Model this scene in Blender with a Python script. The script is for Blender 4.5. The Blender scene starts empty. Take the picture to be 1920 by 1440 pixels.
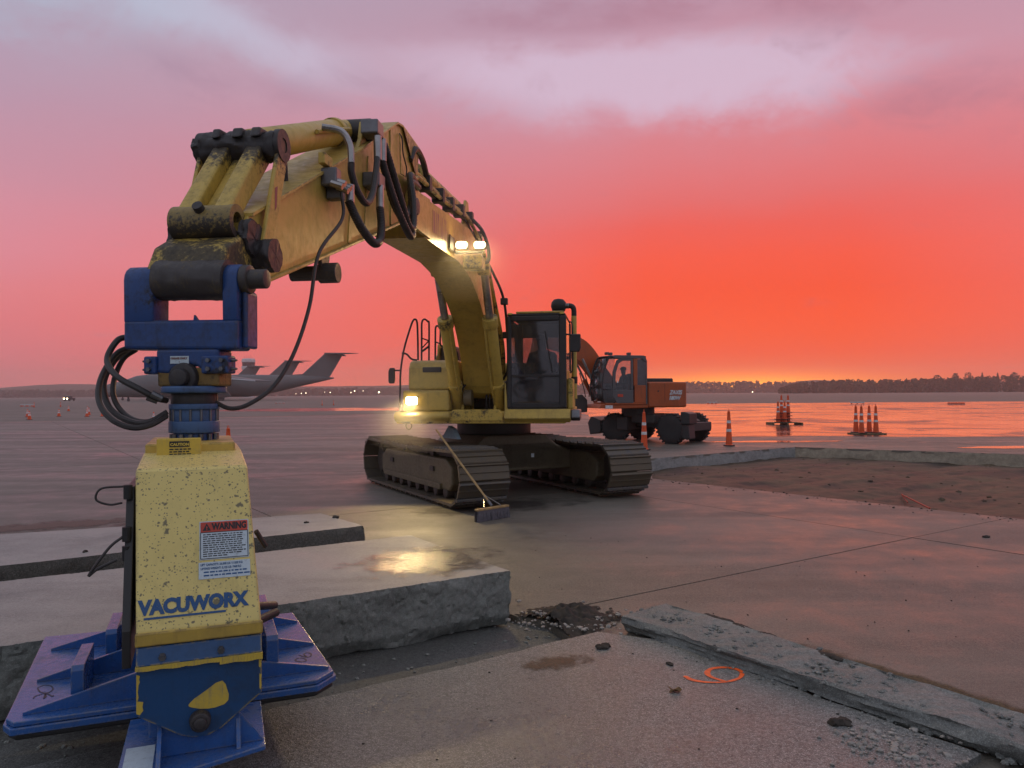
import bpy, bmesh, math, random
from mathutils import Vector, Matrix, noise
from mathutils.geometry import delaunay_2d_cdt

R = math.radians
sc = bpy.context.scene
col = sc.collection
rnd = random.Random(7)

# ---------------------------------------------------------------- camera
CAM_H = 1.85
FPX = 1440.0
cam_data = bpy.data.cameras.new('camera')
cam = bpy.data.objects.new('camera', cam_data)
col.objects.link(cam)
cam.matrix_world = Matrix.Translation((0, 0, CAM_H)) @ Matrix.Rotation(math.pi / 2 + R(0.705), 4, 'X') @ Matrix.Rotation(R(-0.375), 4, 'Z')
cam_data.sensor_width = 36.0
cam_data.lens = 36.0 * FPX / 1920.0
cam_data.clip_start = 0.05
cam_data.clip_end = 12000
sc.camera = cam


def lin(r, g, b):
    f = lambda c: (c / 255 / 12.92) if c / 255 <= 0.04045 else ((c / 255 + 0.055) / 1.055) ** 2.4
    return (f(r), f(g), f(b), 1.0)


# ---------------------------------------------------------------- node helper
class NT:
    def __init__(s, tree):
        s.t = tree
        s.t.nodes.clear()

    def n(s, typ, props=None, **inp):
        nd = s.t.nodes.new(typ)
        for k, v in (props or {}).items():
            setattr(nd, k, v)
        for k, v in inp.items():
            s.set(nd, k, v)
        return nd

    def set(s, nd, k, v):
        key = int(k[1:]) if (k[0] == 'i' and k[1:].isdigit()) else k.replace('_', ' ')
        sock = nd.inputs[key]
        if hasattr(v, 'is_output') or isinstance(v, bpy.types.NodeSocket):
            s.t.links.new(v, sock)
        else:
            sock.default_value = v

    def math(s, op, a, b=None, clamp=False):
        nd = s.t.nodes.new('ShaderNodeMath')
        nd.operation = op
        nd.use_clamp = clamp
        s.set(nd, 'i0', a)
        if b is not None:
            s.set(nd, 'i1', b)
        return nd.outputs[0]

    def mix(s, fac, a, b, blend='MIX'):
        nd = s.t.nodes.new('ShaderNodeMix')
        nd.data_type = 'RGBA'
        nd.blend_type = blend
        nd.clamp_factor = True
        s.set(nd, 'i0', fac)
        s.set(nd, 'i6', a)
        s.set(nd, 'i7', b)
        return nd.outputs[2]

    def ramp(s, fac, stops, interp='LINEAR'):
        nd = s.t.nodes.new('ShaderNodeValToRGB')
        cr = nd.color_ramp
        cr.interpolation = interp
        while len(cr.elements) < len(stops):
            cr.elements.new(0.5)
        for e, (p, c) in zip(cr.elements, stops):
            e.position = p
            e.color = c if hasattr(c, '__len__') else (c, c, c, 1)
        s.set(nd, 'i0', fac)
        return nd.outputs[0]

    def mapr(s, v, a, b, c, d, smooth=False):
        nd = s.t.nodes.new('ShaderNodeMapRange')
        if smooth:
            nd.interpolation_type = 'SMOOTHSTEP'
        for k, x in zip(('i0', 'i1', 'i2', 'i3', 'i4'), (v, a, b, c, d)):
            s.set(nd, k, x)
        return nd.outputs[0]

    def noise(s, vec, scale, detail=4.0, rough=0.55, dist=0.0):
        nd = s.t.nodes.new('ShaderNodeTexNoise')
        if vec is not None:
            s.set(nd, 'Vector', vec)
        s.set(nd, 'Scale', scale); s.set(nd, 'Detail', detail); s.set(nd, 'Roughness', rough); s.set(nd, 'Distortion', dist)
        return nd.outputs[0]


# ---------------------------------------------------------------- world: dawn sky
SUN_AZ = R(17.0)          # to the right of the view axis (+Y)
world = bpy.data.worlds.new('World')
sc.world = world
world.use_nodes = True
W = NT(world.node_tree)
tc = W.n('ShaderNodeTexCoord')
d_ = tc.outputs['Generated']
sep = W.n('ShaderNodeSeparateXYZ', i0=d_)
dx, dy, dz = sep.outputs
hl = W.math('SQRT', W.math('ADD', W.math('ADD', W.math('MULTIPLY', dx, dx), W.math('MULTIPLY', dy, dy)), 1e-6))
ca = W.math('DIVIDE', W.math('ADD', W.math('MULTIPLY', dx, math.sin(SUN_AZ)), W.math('MULTIPLY', dy, math.cos(SUN_AZ))), hl)
az = W.math('ARCTAN2', dx, dy)
# gentle warp so that the bands are not ruler straight
wv = W.n('ShaderNodeCombineXYZ', i0=W.math('DIVIDE', dx, W.math('ADD', W.math('ABSOLUTE', dz), 0.22)), i1=W.math('DIVIDE', dy, W.math('ADD', W.math('ABSOLUTE', dz), 0.22)), i2=0.0).outputs[0]
nA = W.noise(wv, 0.9, 6.0, 0.55, 0.4)
nB = W.noise(wv, 2.8, 9.0, 0.62, 0.7)
zz = W.math('ADD', dz, W.math('MULTIPLY', W.math('SUBTRACT', nA, 0.5), W.mapr(dz, 0.0, 0.35, 0.0, 0.10)))
sunR = W.ramp(zz, [(0.0, (1.25, 0.20, 0.015, 1)), (0.011, (1.22, 0.18, 0.014, 1)), (0.021, (1.15, 0.14, 0.012, 1)), (0.05, (1.08, 0.105, 0.014, 1)), (0.09, (1.05, 0.098, 0.020, 1)), (0.127, lin(255, 86, 48)), (0.165, lin(252, 91, 65)),
                   (0.20, lin(242, 97, 85)), (0.23, lin(232, 110, 108)), (0.30, lin(221, 130, 138)), (0.36, lin(208, 148, 164)), (0.46, lin(186, 148, 168)), (0.62, lin(180, 176, 196)), (1.0, lin(182, 190, 206))])
sideR = W.ramp(zz, [(0.0, lin(190, 122, 134)), (0.02, lin(194, 126, 138)), (0.05, lin(208, 130, 144)), (0.085, lin(218, 134, 146)), (0.115, lin(220, 142, 154)), (0.155, lin(214, 152, 170)), (0.20, lin(206, 156, 176)), (0.25, lin(190, 156, 178)),
                    (0.31, lin(176, 158, 182)), (0.40, lin(168, 164, 186)), (0.62, lin(178, 184, 204)), (1.0, lin(182, 190, 206))])
backR = W.ramp(zz, [(0.0, lin(150, 148, 166)), (0.08, lin(166, 166, 184)), (0.25, lin(180, 184, 200)), (0.5, lin(186, 194, 210)), (1.0, lin(182, 190, 206))])
t1 = W.mapr(W.math('ARCCOSINE', W.math('MULTIPLY', ca, 0.9999)), R(7), R(66), 1.0, 0.0)
t0 = W.mapr(ca, -0.25, 0.62, 0.0, 1.0, True)
skyc = W.mix(t1, W.mix(t0, backR, sideR), sunR)


# lighter breaks and darker bellies in the cloud deck, as in the photograph's upper half
def blob(a0, e0, ra, re, tilt=0.0):
    a = W.math('SUBTRACT', az, R(a0))
    e = W.math('SUBTRACT', W.math('ADD', dz, W.math('MULTIPLY', a, tilt)), math.sin(R(e0)))
    q = W.math('ADD', W.math('POWER', W.math('DIVIDE', a, R(ra)), 2.0), W.math('POWER', W.math('DIVIDE', e, math.sin(R(re))), 2.0))
    return W.math('POWER', 2.718, W.math('MULTIPLY', q, -1.0))


nz = W.math('SUBTRACT', nB, 0.5)
nC = W.noise(wv, 9.0, 8.0, 0.62, 0.5)
nz = W.math('ADD', nz, W.math('MULTIPLY', W.math('SUBTRACT', nC, 0.5), 0.45))
gapm = W.math('ADD', W.math('ADD', blob(17, 21.3, 13, 2.8, -0.03), blob(3, 22.8, 14, 2.2)), W.math('ADD', blob(-20, 24.2, 10, 1.8, 0.30), blob(-40, 25.5, 13, 4.5)))
gapf = W.mapr(W.math('ADD', gapm, W.math('MULTIPLY', nz, 2.0)), 0.10, 1.15, 0.0, 1.0, True)
gapf = W.math('MULTIPLY', gapf, W.mapr(gapm, 0.02, 0.4, 0.0, 1.0))
gapc = W.mix(W.mapr(az, R(-34), R(-6), 0.0, 1.0), lin(172, 194, 214), lin(214, 192, 214))
skyc = W.mix(W.math('MULTIPLY', gapf, 0.8), skyc, gapc)
darkm = W.math('ADD', W.math('ADD', blob(27, 25.0, 10, 3.4), blob(6, 26.0, 12, 1.8)), W.math('ADD', blob(-14, 21.0, 14, 2.2), blob(30, 18.5, 7, 2.0)))
darkf = W.mapr(W.math('ADD', W.math('MULTIPLY', darkm, 0.75), W.math('MULTIPLY', nz, 2.2)), 0.25, 1.1, 0.0, 1.0, True)
skyc = W.mix(W.math('MULTIPLY', darkf, 0.6), skyc, W.mix(t1, lin(172, 150, 174), lin(168, 112, 130)))
# the same broken deck goes on above and behind the camera
ovh = W.math('MULTIPLY', W.mapr(dz, 0.42, 0.6, 0.0, 1.0, True), W.mapr(nB, 0.35, 0.65, 0.0, 0.35))
skyc = W.mix(ovh, skyc, lin(176, 160, 180))
glow = W.math('MULTIPLY', W.math('POWER', 2.718, W.math('MULTIPLY', W.math('POWER', W.math('DIVIDE', W.math('SUBTRACT', az, SUN_AZ), R(7.5)), 2.0), -1.0)),
              W.math('POWER', 2.718, W.math('MULTIPLY', W.math('POWER', W.math('DIVIDE', dz, 0.018), 2.0), -1.0)))
skyc = W.mix(glow, skyc, (3.0, 1.05, 0.03, 1))
bg = W.n('ShaderNodeBackground', Color=skyc, Strength=1.0)
out = W.n('ShaderNodeOutputWorld')
W.t.links.new(bg.outputs[0], out.inputs['Surface'])
world.cycles.sampling_method = 'MANUAL'
world.cycles.sample_map_resolution = 1024

# ---------------------------------------------------------------- sun (just clearing the ridge, veiled)
sl = bpy.data.lights.new('sun', 'SUN')
sl.energy = 0.5
sl.angle = R(60)
sl.color = (1.0, 0.36, 0.14)
sun = bpy.data.objects.new('sun', sl)
col.objects.link(sun)
sun_el = R(4.0)
sd = Vector((math.sin(SUN_AZ) * math.cos(sun_el), math.cos(SUN_AZ) * math.cos(sun_el), math.sin(sun_el)))
sun.rotation_euler = sd.to_track_quat('Z', 'Y').to_euler()

# ---------------------------------------------------------------- exposure / render settings
sc.view_settings.view_transform = 'Standard'
sc.view_settings.look = 'None'
sc.view_settings.exposure = 0.0
sc.view_settings.gamma = 1.0
sc.view_settings.use_curve_mapping = False
sc.render.engine = 'CYCLES'
cy = sc.cycles
cy.use_denoising = True
cy.max_bounces = 5
cy.diffuse_bounces = 3
cy.glossy_bounces = 3
cy.transparent_max_bounces = 12
cy.volume_bounces = 1
cy.sample_clamp_indirect = 6.0
cy.sample_clamp_direct = 0.0
cy.caustics_reflective = False
cy.caustics_refractive = False

# ================================================================ frames
Z = Vector((0, 0, 1))


def V(*a):
    return Vector(a)


S0 = V(-0.36, 15.05, 0)            # slew axis of the tracked excavator
T0 = V(-1.75, 4.15, 0)             # axis of the vacuum lifter, below the arm tip pin
b_ = (S0 - T0).normalized()        # from the arm tip back towards the machine
r_ = V(b_.y, -b_.x, 0)             # to the right, seen from the camera
SLEN = (S0 - T0).length


def E(s, w, z):                    # boom/arm plane
    return T0 + b_ * s + r_ * w + Z * z


def U(f, w, z):                    # upper structure of the tracked excavator
    return S0 - b_ * f + r_ * w + Z * z


TH = R(22.0)
le_ = V(math.cos(TH), math.sin(TH), 0)
lf_ = V(math.sin(TH), -math.cos(TH), 0)


def L(e, f, z):                    # vacuum lifter: e to the right, f to the front
    return T0 + le_ * e + lf_ * f + Z * z


KH = R(27.5)
kf_ = V(math.sin(KH), -math.cos(KH), 0)
ke_ = V(math.cos(KH), math.sin(KH), 0)


def K(f, w, z):                    # undercarriage
    return S0 + kf_ * f + ke_ * w + Z * z


def W3(x, y, z):
    return V(x, y, z)


camM = cam.matrix_world.to_3x3()


def ray(px, py):
    return camM @ V((px - 960) / FPX, -(py - 720) / FPX, -1.0)


def G(px, py, z=0.0):
    q = ray(px, py)
    return V(0, 0, CAM_H) + q * ((z - CAM_H) / q.z)


def D(px, py, y):
    q = ray(px, py)
    return V(0, 0, CAM_H) + q * (y / q.y)


# ================================================================ mesh helpers
ROOTM = {}


def smooth_path(pts, n=8):
    pts = [Vector(p) for p in pts]
    P = [pts[0] * 2 - pts[1]] + pts + [pts[-1] * 2 - pts[-2]]
    o = []
    for i in range(1, len(P) - 2):
        p0, p1, p2, p3 = P[i - 1:i + 3]
        for k in range(n):
            t = k / n
            o.append(0.5 * ((2 * p1) + (p2 - p0) * t + (2 * p0 - 5 * p1 + 4 * p2 - p3) * t * t + (3 * p1 - p0 - 3 * p2 + p3) * t ** 3))
    o.append(pts[-1])
    return o


def spl2(pts, n=6):
    return [(p.x, p.y) for p in smooth_path([(a, b, 0) for a, b in pts], n)]


class MB:
    def __init__(s):
        s.v = []
        s.f = []

    def add(s, vs, fs):
        o = len(s.v)
        s.v += [Vector(x) for x in vs]
        s.f += [tuple(i + o for i in f) for f in fs]
        return s

    def box(s, fr, a0, a1, b0, b1, z0, z1):
        vs = [fr(a, b, z) for z in (z0, z1) for b in (b0, b1) for a in (a0, a1)]
        return s.add(vs, [(0, 2, 3, 1), (4, 5, 7, 6), (0, 1, 5, 4), (2, 6, 7, 3), (0, 4, 6, 2), (1, 3, 7, 5)])

    def prism(s, poly, mapf0, mapf1):
        n = len(poly)
        vs = [mapf0(*p) for p in poly] + [mapf1(*p) for p in poly]
        fs = [tuple(range(n)), tuple(range(2 * n - 1, n - 1, -1))]
        fs += [(i, i + n, (i + 1) % n + n, (i + 1) % n) for i in range(n)]
        return s.add(vs, fs)

    def slab(s, poly, fr, w0, w1):        # poly in (first, z) of a frame, extruded across
        return s.prism(poly, lambda a, z: fr(a, w0, z), lambda a, z: fr(a, w1, z))

    def xslab(s, poly, fr, f0, f1):       # poly in (second, z), extruded along the first axis
        return s.prism(poly, lambda a, z: fr(f0, a, z), lambda a, z: fr(f1, a, z))

    def zslab(s, poly, fr, z0, z1):       # plan polygon extruded in z
        return s.prism(poly, lambda a, b: fr(a, b, z0), lambda a, b: fr(a, b, z1))

    def tube(s, pts, r, seg=8, cap=True, rf=None):
        pts = [Vector(p) for p in pts]
        n = len(pts)
        t = (pts[1] - pts[0]).normalized()
        up = Z if abs(t.z) < 0.9 else V(1, 0, 0)
        nn = t.cross(up).normalized()
        vs = []
        for i, p in enumerate(pts):
            t2 = (pts[min(i + 1, n - 1)] - pts[max(i - 1, 0)])
            t2 = t2.normalized() if t2.length > 1e-9 else t
            nn = (nn - t2 * nn.dot(t2))
            nn = nn.normalized() if nn.length > 1e-6 else t2.orthogonal().normalized()
            bb = t2.cross(nn)
            rr = (rf(i) if rf else r)
            for k in range(seg):
                a = 2 * math.pi * k / seg
                vs.append(p + (nn * math.cos(a) + bb * math.sin(a)) * rr)
        fs = [(i * seg + k, i * seg + (k + 1) % seg, (i + 1) * seg + (k + 1) % seg, (i + 1) * seg + k) for i in range(n - 1) for k in range(seg)]
        if cap:
            fs += [tuple(range(seg - 1, -1, -1)), tuple((n - 1) * seg + k for k in range(seg))]
        return s.add(vs, fs)

    def cyl(s, p0, p1, r0, r1=None, seg=20):
        r1 = r0 if r1 is None else r1
        return s.tube([p0, p1], 0, seg, True, lambda i: (r0, r1)[i])

    def lumpy(s, p0, p1, r, amp=0.012, seg=40, n=22, fq=16.0, seed=0.0):
        p0, p1 = Vector(p0), Vector(p1)
        t = (p1 - p0).normalized()
        a = t.orthogonal().normalized()
        c = t.cross(a)
        vs = []
        prof = [(0.0, 0.0), (0.0, 0.55), (0.0, 0.93)] + [(k / n, 1.0) for k in range(n + 1)] + [(1.0, 0.93), (1.0, 0.55), (1.0, 0.0)]
        for u, q in prof:
            x = p0.lerp(p1, u)
            for k in range(seg):
                d = a * math.cos(2 * math.pi * k / seg) + c * math.sin(2 * math.pi * k / seg)
                w = x + d * r
                f = noise.fractal(w * fq + V(seed, 0, 0), 1.0, 2.0, 3)
                vs.append(x + d * max(1e-4, r * q * (1 + (amp / r) * f)) + t * (amp * 0.2 * f if q < 1 else 0))
        m = len(prof)
        fs = [(i * seg + k, i * seg + (k + 1) % seg, (i + 1) * seg + (k + 1) % seg, (i + 1) * seg + k) for i in range(m - 1) for k in range(seg)]
        return s.add(vs, fs)

    def ring(s, p0, p1, ro, ri, seg=24):   # hollow hub
        p0, p1 = Vector(p0), Vector(p1)
        t = (p1 - p0).normalized()
        n = t.orthogonal().normalized()
        m = t.cross(n)
        vs = []
        for p in (p0, p1):
            for rr in (ro, ri):
                vs += [p + (n * math.cos(2 * math.pi * k / seg) + m * math.sin(2 * math.pi * k / seg)) * rr for k in range(seg)]
        fs = []
        for k in range(seg):
            j = (k + 1) % seg
            a, b, c, d = 0, seg, 2 * seg, 3 * seg
            fs += [(a + k, a + j, c + j, c + k), (b + j, b + k, d + k, d + j), (a + j, a + k, b + k, b + j), (c + k, c + j, d + j, d + k)]
        return s.add(vs, fs)

    def lathe(s, prof, base, axis=Z, seg=24):
        base = Vector(base)
        axis = Vector(axis).normalized()
        n = axis.orthogonal().normalized()
        m = axis.cross(n)
        vs = []
        for rr, h in prof:
            vs += [base + axis * h + (n * math.cos(2 * math.pi * k / seg) + m * math.sin(2 * math.pi * k / seg)) * max(rr, 1e-4) for k in range(seg)]
        k_ = len(prof)
        fs = [(i * seg + k, i * seg + (k + 1) % seg, (i + 1) * seg + (k + 1) % seg, (i + 1) * seg + k) for i in range(k_ - 1) for k in range(seg)]
        fs += [tuple(range(seg - 1, -1, -1)), tuple((k_ - 1) * seg + k for k in range(seg))]
        return s.add(vs, fs)

    def quad(s, *p):
        return s.add(p, [tuple(range(len(p)))])

    def mesh(s, name, inv=None):
        m = bpy.data.meshes.new(name)
        vs = [(inv @ x) for x in s.v] if inv is not None else s.v
        m.from_pydata([tuple(x) for x in vs], [], s.f)
        bm = bmesh.new()
        bm.from_mesh(m)
        bmesh.ops.recalc_face_normals(bm, faces=bm.faces)
        bm.to_mesh(m)
        bm.free()
        return m

    def build(s, name, mat, parent=None, smooth=False, bevel=0.0, seg=2, angle=35):
        inv = rootmat(parent).inverted() if parent is not None else None
        m = s.mesh(name, inv)
        return link(name, m, mat, parent, smooth, bevel, seg, angle)


def rootmat(o):
    while o is not None:
        if o.name in ROOTM:
            return ROOTM[o.name]
        o = o.parent
    return Matrix.Identity(4)


def link(name, m, mat, parent=None, smooth=False, bevel=0.0, seg=2, angle=35):
    o = bpy.data.objects.new(name, m)
    col.objects.link(o)
    if mat is not None and not m.materials:
        m.materials.append(mat)
    o.parent = parent
    if smooth:
        for p in m.polygons:
            p.use_smooth = True
        if bevel == 0:
            m.set_sharp_from_angle(angle=R(angle))
    if bevel > 0:
        md = o.modifiers.new('bevel', 'BEVEL')
        md.width = bevel
        md.segments = seg
        md.limit_method = 'ANGLE'
        md.angle_limit = R(32)
        md.harden_normals = False
    return o


def thing(name, loc, label, cat, group=None, rz=0.0):
    o = bpy.data.objects.new(name, None)
    col.objects.link(o)
    o.empty_display_size = 0.2
    m = Matrix.Translation(Vector(loc)) @ Matrix.Rotation(rz, 4, 'Z')
    o.matrix_world = m
    ROOTM[o.name] = m
    tag(o, label, cat, group)
    return o


def tag(o, label=None, cat=None, group=None, kind=None):
    if label: o['label'] = label
    if cat: o['category'] = cat
    if group: o['group'] = group
    if kind: o['kind'] = kind
    return o


def center_thing(o, base):
    """mesh thing at top level: move its origin to its base"""
    base = Vector(base)
    o.data.transform(Matrix.Translation(-base))
    o.location = base
    return o


def text_part(name, s, size, origin, xdir, ydir, mat, parent, depth=0.0012, bold=0.0, xs=1.0, shear=0.0, align='LEFT'):
    cu = bpy.data.curves.new(name, 'FONT')
    cu.body = s
    cu.size = size
    cu.extrude = depth / 2
    cu.offset = bold
    cu.shear = shear
    cu.align_x = align
    cu.resolution_u = 3
    to = bpy.data.objects.new(name + '_tmp', cu)
    col.objects.link(to)
    dg = bpy.context.evaluated_depsgraph_get()
    m = bpy.data.meshes.new_from_object(to.evaluated_get(dg))
    bpy.data.objects.remove(to)
    bpy.data.curves.remove(cu)
    x = Vector(xdir).normalized()
    y = Vector(ydir)
    y = (y - x * y.dot(x)).normalized()
    n = x.cross(y)
    M = Matrix((x * xs, y, n)).transposed().to_4x4()
    M.translation = Vector(origin) + n * depth / 2
    m.transform(M)
    m.transform(rootmat(parent).inverted())
    m.name = name
    m.materials.clear()
    return link(name, m, mat, parent)


# ================================================================ materials
def new_mat(name):
    m = bpy.data.materials.new(name)
    m.use_nodes = True
    t = NT(m.node_tree)
    o = t.n('ShaderNodeOutputMaterial')
    p = t.n('ShaderNodeBsdfPrincipled')
    t.t.links.new(p.outputs[0], o.inputs['Surface'])
    return m, t, p, o


def bump(t, p, h, strength=0.3, dist=0.01, normal=None):
    b = t.n('ShaderNodeBump', Strength=strength, Distance=dist, Height=h)
    if normal is not None:
        t.set(b, 'Normal', normal)
    t.set(p, 'Normal', b.outputs[0])
    return b.outputs[0]


def c4(c):
    return (c[0], c[1], c[2], 1.0)


def paint(name, c, rough=0.42, dirt=0.35, dirtc=(0.045, 0.036, 0.03), scale=3.0, speck=False, grease=0.0, metal=0.0, fade=0.25, spec=0.5, thr=0.5, gz=None, edge=None, dust=0.0, vary=0.0, runs=0.35):
    m, t, p, o = new_mat(name)
    co = t.n('ShaderNodeTexCoord').outputs['Object']
    n1 = t.noise(co, scale, 6, 0.62)
    n2 = t.noise(co, scale * 6.5, 5, 0.65)
    n3 = t.noise(co, scale * 45, 3, 0.6)
    base = t.mix(t.math('MULTIPLY', t.mapr(n1, 0.35, 0.7, 0, 1), fade), c4(c), c4([x * 0.72 + 0.02 for x in c]))
    df = t.mapr(t.math('ADD', t.math('MULTIPLY', n1, 0.6), t.math('MULTIPLY', n2, 0.4)), thr - 0.02, thr + 0.2, 0, dirt)
    base = t.mix(df, base, c4(dirtc))
    rg = t.mapr(n2, 0.3, 0.7, rough - 0.08, rough + 0.16)
    if speck:
        fac = 0.0
        for sc_, r0, r1, pr in ((20, 0.05, 0.32, 0.30), (46, 0.05, 0.32, 0.55), (95, 0.05, 0.36, 0.62)):
            mp = t.n('ShaderNodeVectorMath', {'operation': 'ADD'}, i0=co)
            t.set(mp, 'i1', t.n('ShaderNodeCombineXYZ', i0=t.math('MULTIPLY', t.noise(co, sc_ * 1.6, 2), 0.9 / sc_), i1=0.0, i2=t.math('MULTIPLY', n3, 0.9 / sc_)).outputs[0])
            v = t.n('ShaderNodeTexVoronoi', {'feature': 'F1'}, Vector=mp.outputs[0], Scale=float(sc_))
            hs = t.n('ShaderNodeSeparateColor', i0=v.outputs['Color'])
            rad = t.mapr(hs.outputs[0], 1 - pr, 1.0, r1 * 0.35, r1)
            f = t.mapr(v.outputs['Distance'], t.math('MULTIPLY', rad, 0.75), t.math('ADD', rad, 0.02), 1.0, 0.0)
            f = t.math('MULTIPLY', f, t.math('GREATER_THAN', hs.outputs[0], 1 - pr))
            fac = t.math('MAXIMUM', fac, f)
        base = t.mix(t.math('MULTIPLY', fac, 0.85), base, (0.12, 0.115, 0.09, 1))
        rg = t.math('ADD', rg, t.math('MULTIPLY', fac, 0.35))
    if grease:
        g = t.mapr(t.math('ADD', n1, t.math('MULTIPLY', t.math('SUBTRACT', n2, 0.5), 0.5)), 0.62 - grease * 0.3, 0.76 - grease * 0.3, 0, 0.85)
        base = t.mix(g, base, (0.022, 0.02, 0.021, 1))
        rg = t.math('ADD', rg, t.math('MULTIPLY', g, 0.15))
    if runs:
        rv = t.n('ShaderNodeVectorMath', {'operation': 'MULTIPLY'}, i0=co, i1=(1.0, 1.0, 0.09)).outputs[0]
        rn = t.noise(rv, scale * 9, 5, 0.6)
        rf = t.math('MULTIPLY', t.mapr(rn, 0.54, 0.68, 0, runs), t.mapr(n1, 0.38, 0.6, 0.15, 1.0))
        base = t.mix(rf, base, c4([x * 0.9 for x in dirtc]))
    if dust:
        nzv = t.n('ShaderNodeSeparateXYZ', i0=t.n('ShaderNodeNewGeometry').outputs['Normal']).outputs[2]
        dfz = t.math('MULTIPLY', t.mapr(nzv, 0.6, 0.95, 0, 1), t.mapr(t.math('ADD', t.math('MULTIPLY', n1, 0.5), t.math('MULTIPLY', n2, 0.5)), 0.40, 0.62, 0, dust))
        base = t.mix(dfz, base, (0.17, 0.165, 0.155, 1))
        rg = t.math('ADD', rg, t.math('MULTIPLY', dfz, 0.4))
    if edge:
        bv = t.n('ShaderNodeBevel', {'samples': 3}, Radius=0.012)
        dt = t.n('ShaderNodeVectorMath', {'operation': 'DOT_PRODUCT'}, i0=bv.outputs[0], i1=t.n('ShaderNodeNewGeometry').outputs['Normal']).outputs['Value']
        ew = t.math('MULTIPLY', t.mapr(dt, 0.985, 0.93, 0, 1), t.mapr(t.math('ADD', n2, t.math('MULTIPLY', n1, 0.4)), 0.60, 0.74, 0, 0.9))
        base = t.mix(ew, base, c4(edge))
    if vary:
        ri = t.n('ShaderNodeObjectInfo').outputs['Random']
        base = t.mix(t.math('MULTIPLY', t.mapr(t.math('ADD', t.math('MULTIPLY', n2, 0.7), t.math('MULTIPLY', ri, 0.45)), 0.45, 0.75, 0, 1), vary), base, (0.13, 0.10, 0.06, 1))
        rg = t.math('ADD', rg, t.mapr(ri, 0, 1, -0.05, 0.22))
    if gz:
        zc = t.n('ShaderNodeSeparateXYZ', i0=co).outputs[2]
        g = t.mapr(t.math('ADD', zc, t.math('MULTIPLY', t.math('SUBTRACT', n2, 0.5), 0.45)), gz[0], gz[1], 0, 0.92)
        base = t.mix(g, base, (0.022, 0.02, 0.024, 1))
    t.set(p, 'Base Color', base)
    t.set(p, 'Roughness', rg)
    t.set(p, 'Metallic', metal)
    t.set(p, 'Specular IOR Level', spec)
    bump(t, p, t.math('ADD', t.math('MULTIPLY', n3, 0.5), n2), 0.22, 0.004)
    return m


def plain(name, c, rough=0.6, metal=0.0, spec=0.5, nscale=8.0, var=0.3, bmp=0.2, bd=0.004):
    m, t, p, o = new_mat(name)
    co = t.n('ShaderNodeTexCoord').outputs['Object']
    n = t.noise(co, nscale, 6, 0.6)
    t.set(p, 'Base Color', t.mix(t.mapr(n, 0.3, 0.7, 0, 1), c4([x * (1 - var) for x in c]), c4([x * (1 + var) for x in c])))
    t.set(p, 'Roughness', t.mapr(n, 0.3, 0.7, rough - 0.07, rough + 0.07))
    t.set(p, 'Metallic', metal)
    t.set(p, 'Specular IOR Level', spec)
    bump(t, p, n, bmp, bd)
    return m


def emit(name, c, s):
    m, t, p, o = new_mat(name)
    t.set(p, 'Base Color', (0.05, 0.05, 0.05, 1))
    t.set(p, 'Emission Color', c4(c))
    t.set(p, 'Emission Strength', s)
    return m


def glassy(name, tint=(0.5, 0.5, 0.52), refl=0.12, dust=0.12):
    m = bpy.data.materials.new(name)
    m.use_nodes = True
    t = NT(m.node_tree)
    o = t.n('ShaderNodeOutputMaterial')
    tr = t.n('ShaderNodeBsdfTransparent', Color=c4(tint))
    gl = t.n('ShaderNodeBsdfGlossy', Roughness=0.04)
    df = t.n('ShaderNodeBsdfDiffuse', Color=(0.25, 0.24, 0.23, 1))
    co = t.n('ShaderNodeTexCoord').outputs['Object']
    fr = t.n('ShaderNodeFresnel', IOR=1.5)
    a = t.n('ShaderNodeMixShader', i0=t.math('MAXIMUM', fr.outputs[0], refl), i1=tr.outputs[0], i2=gl.outputs[0])
    b = t.n('ShaderNodeMixShader', i0=t.mapr(t.noise(co, 6, 6, 0.65), 0.3, 0.75, dust * 0.4, dust * 1.8), i1=a.outputs[0], i2=df.outputs[0])
    t.t.links.new(b.outputs[0], o.inputs['Surface'])
    return m


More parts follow.
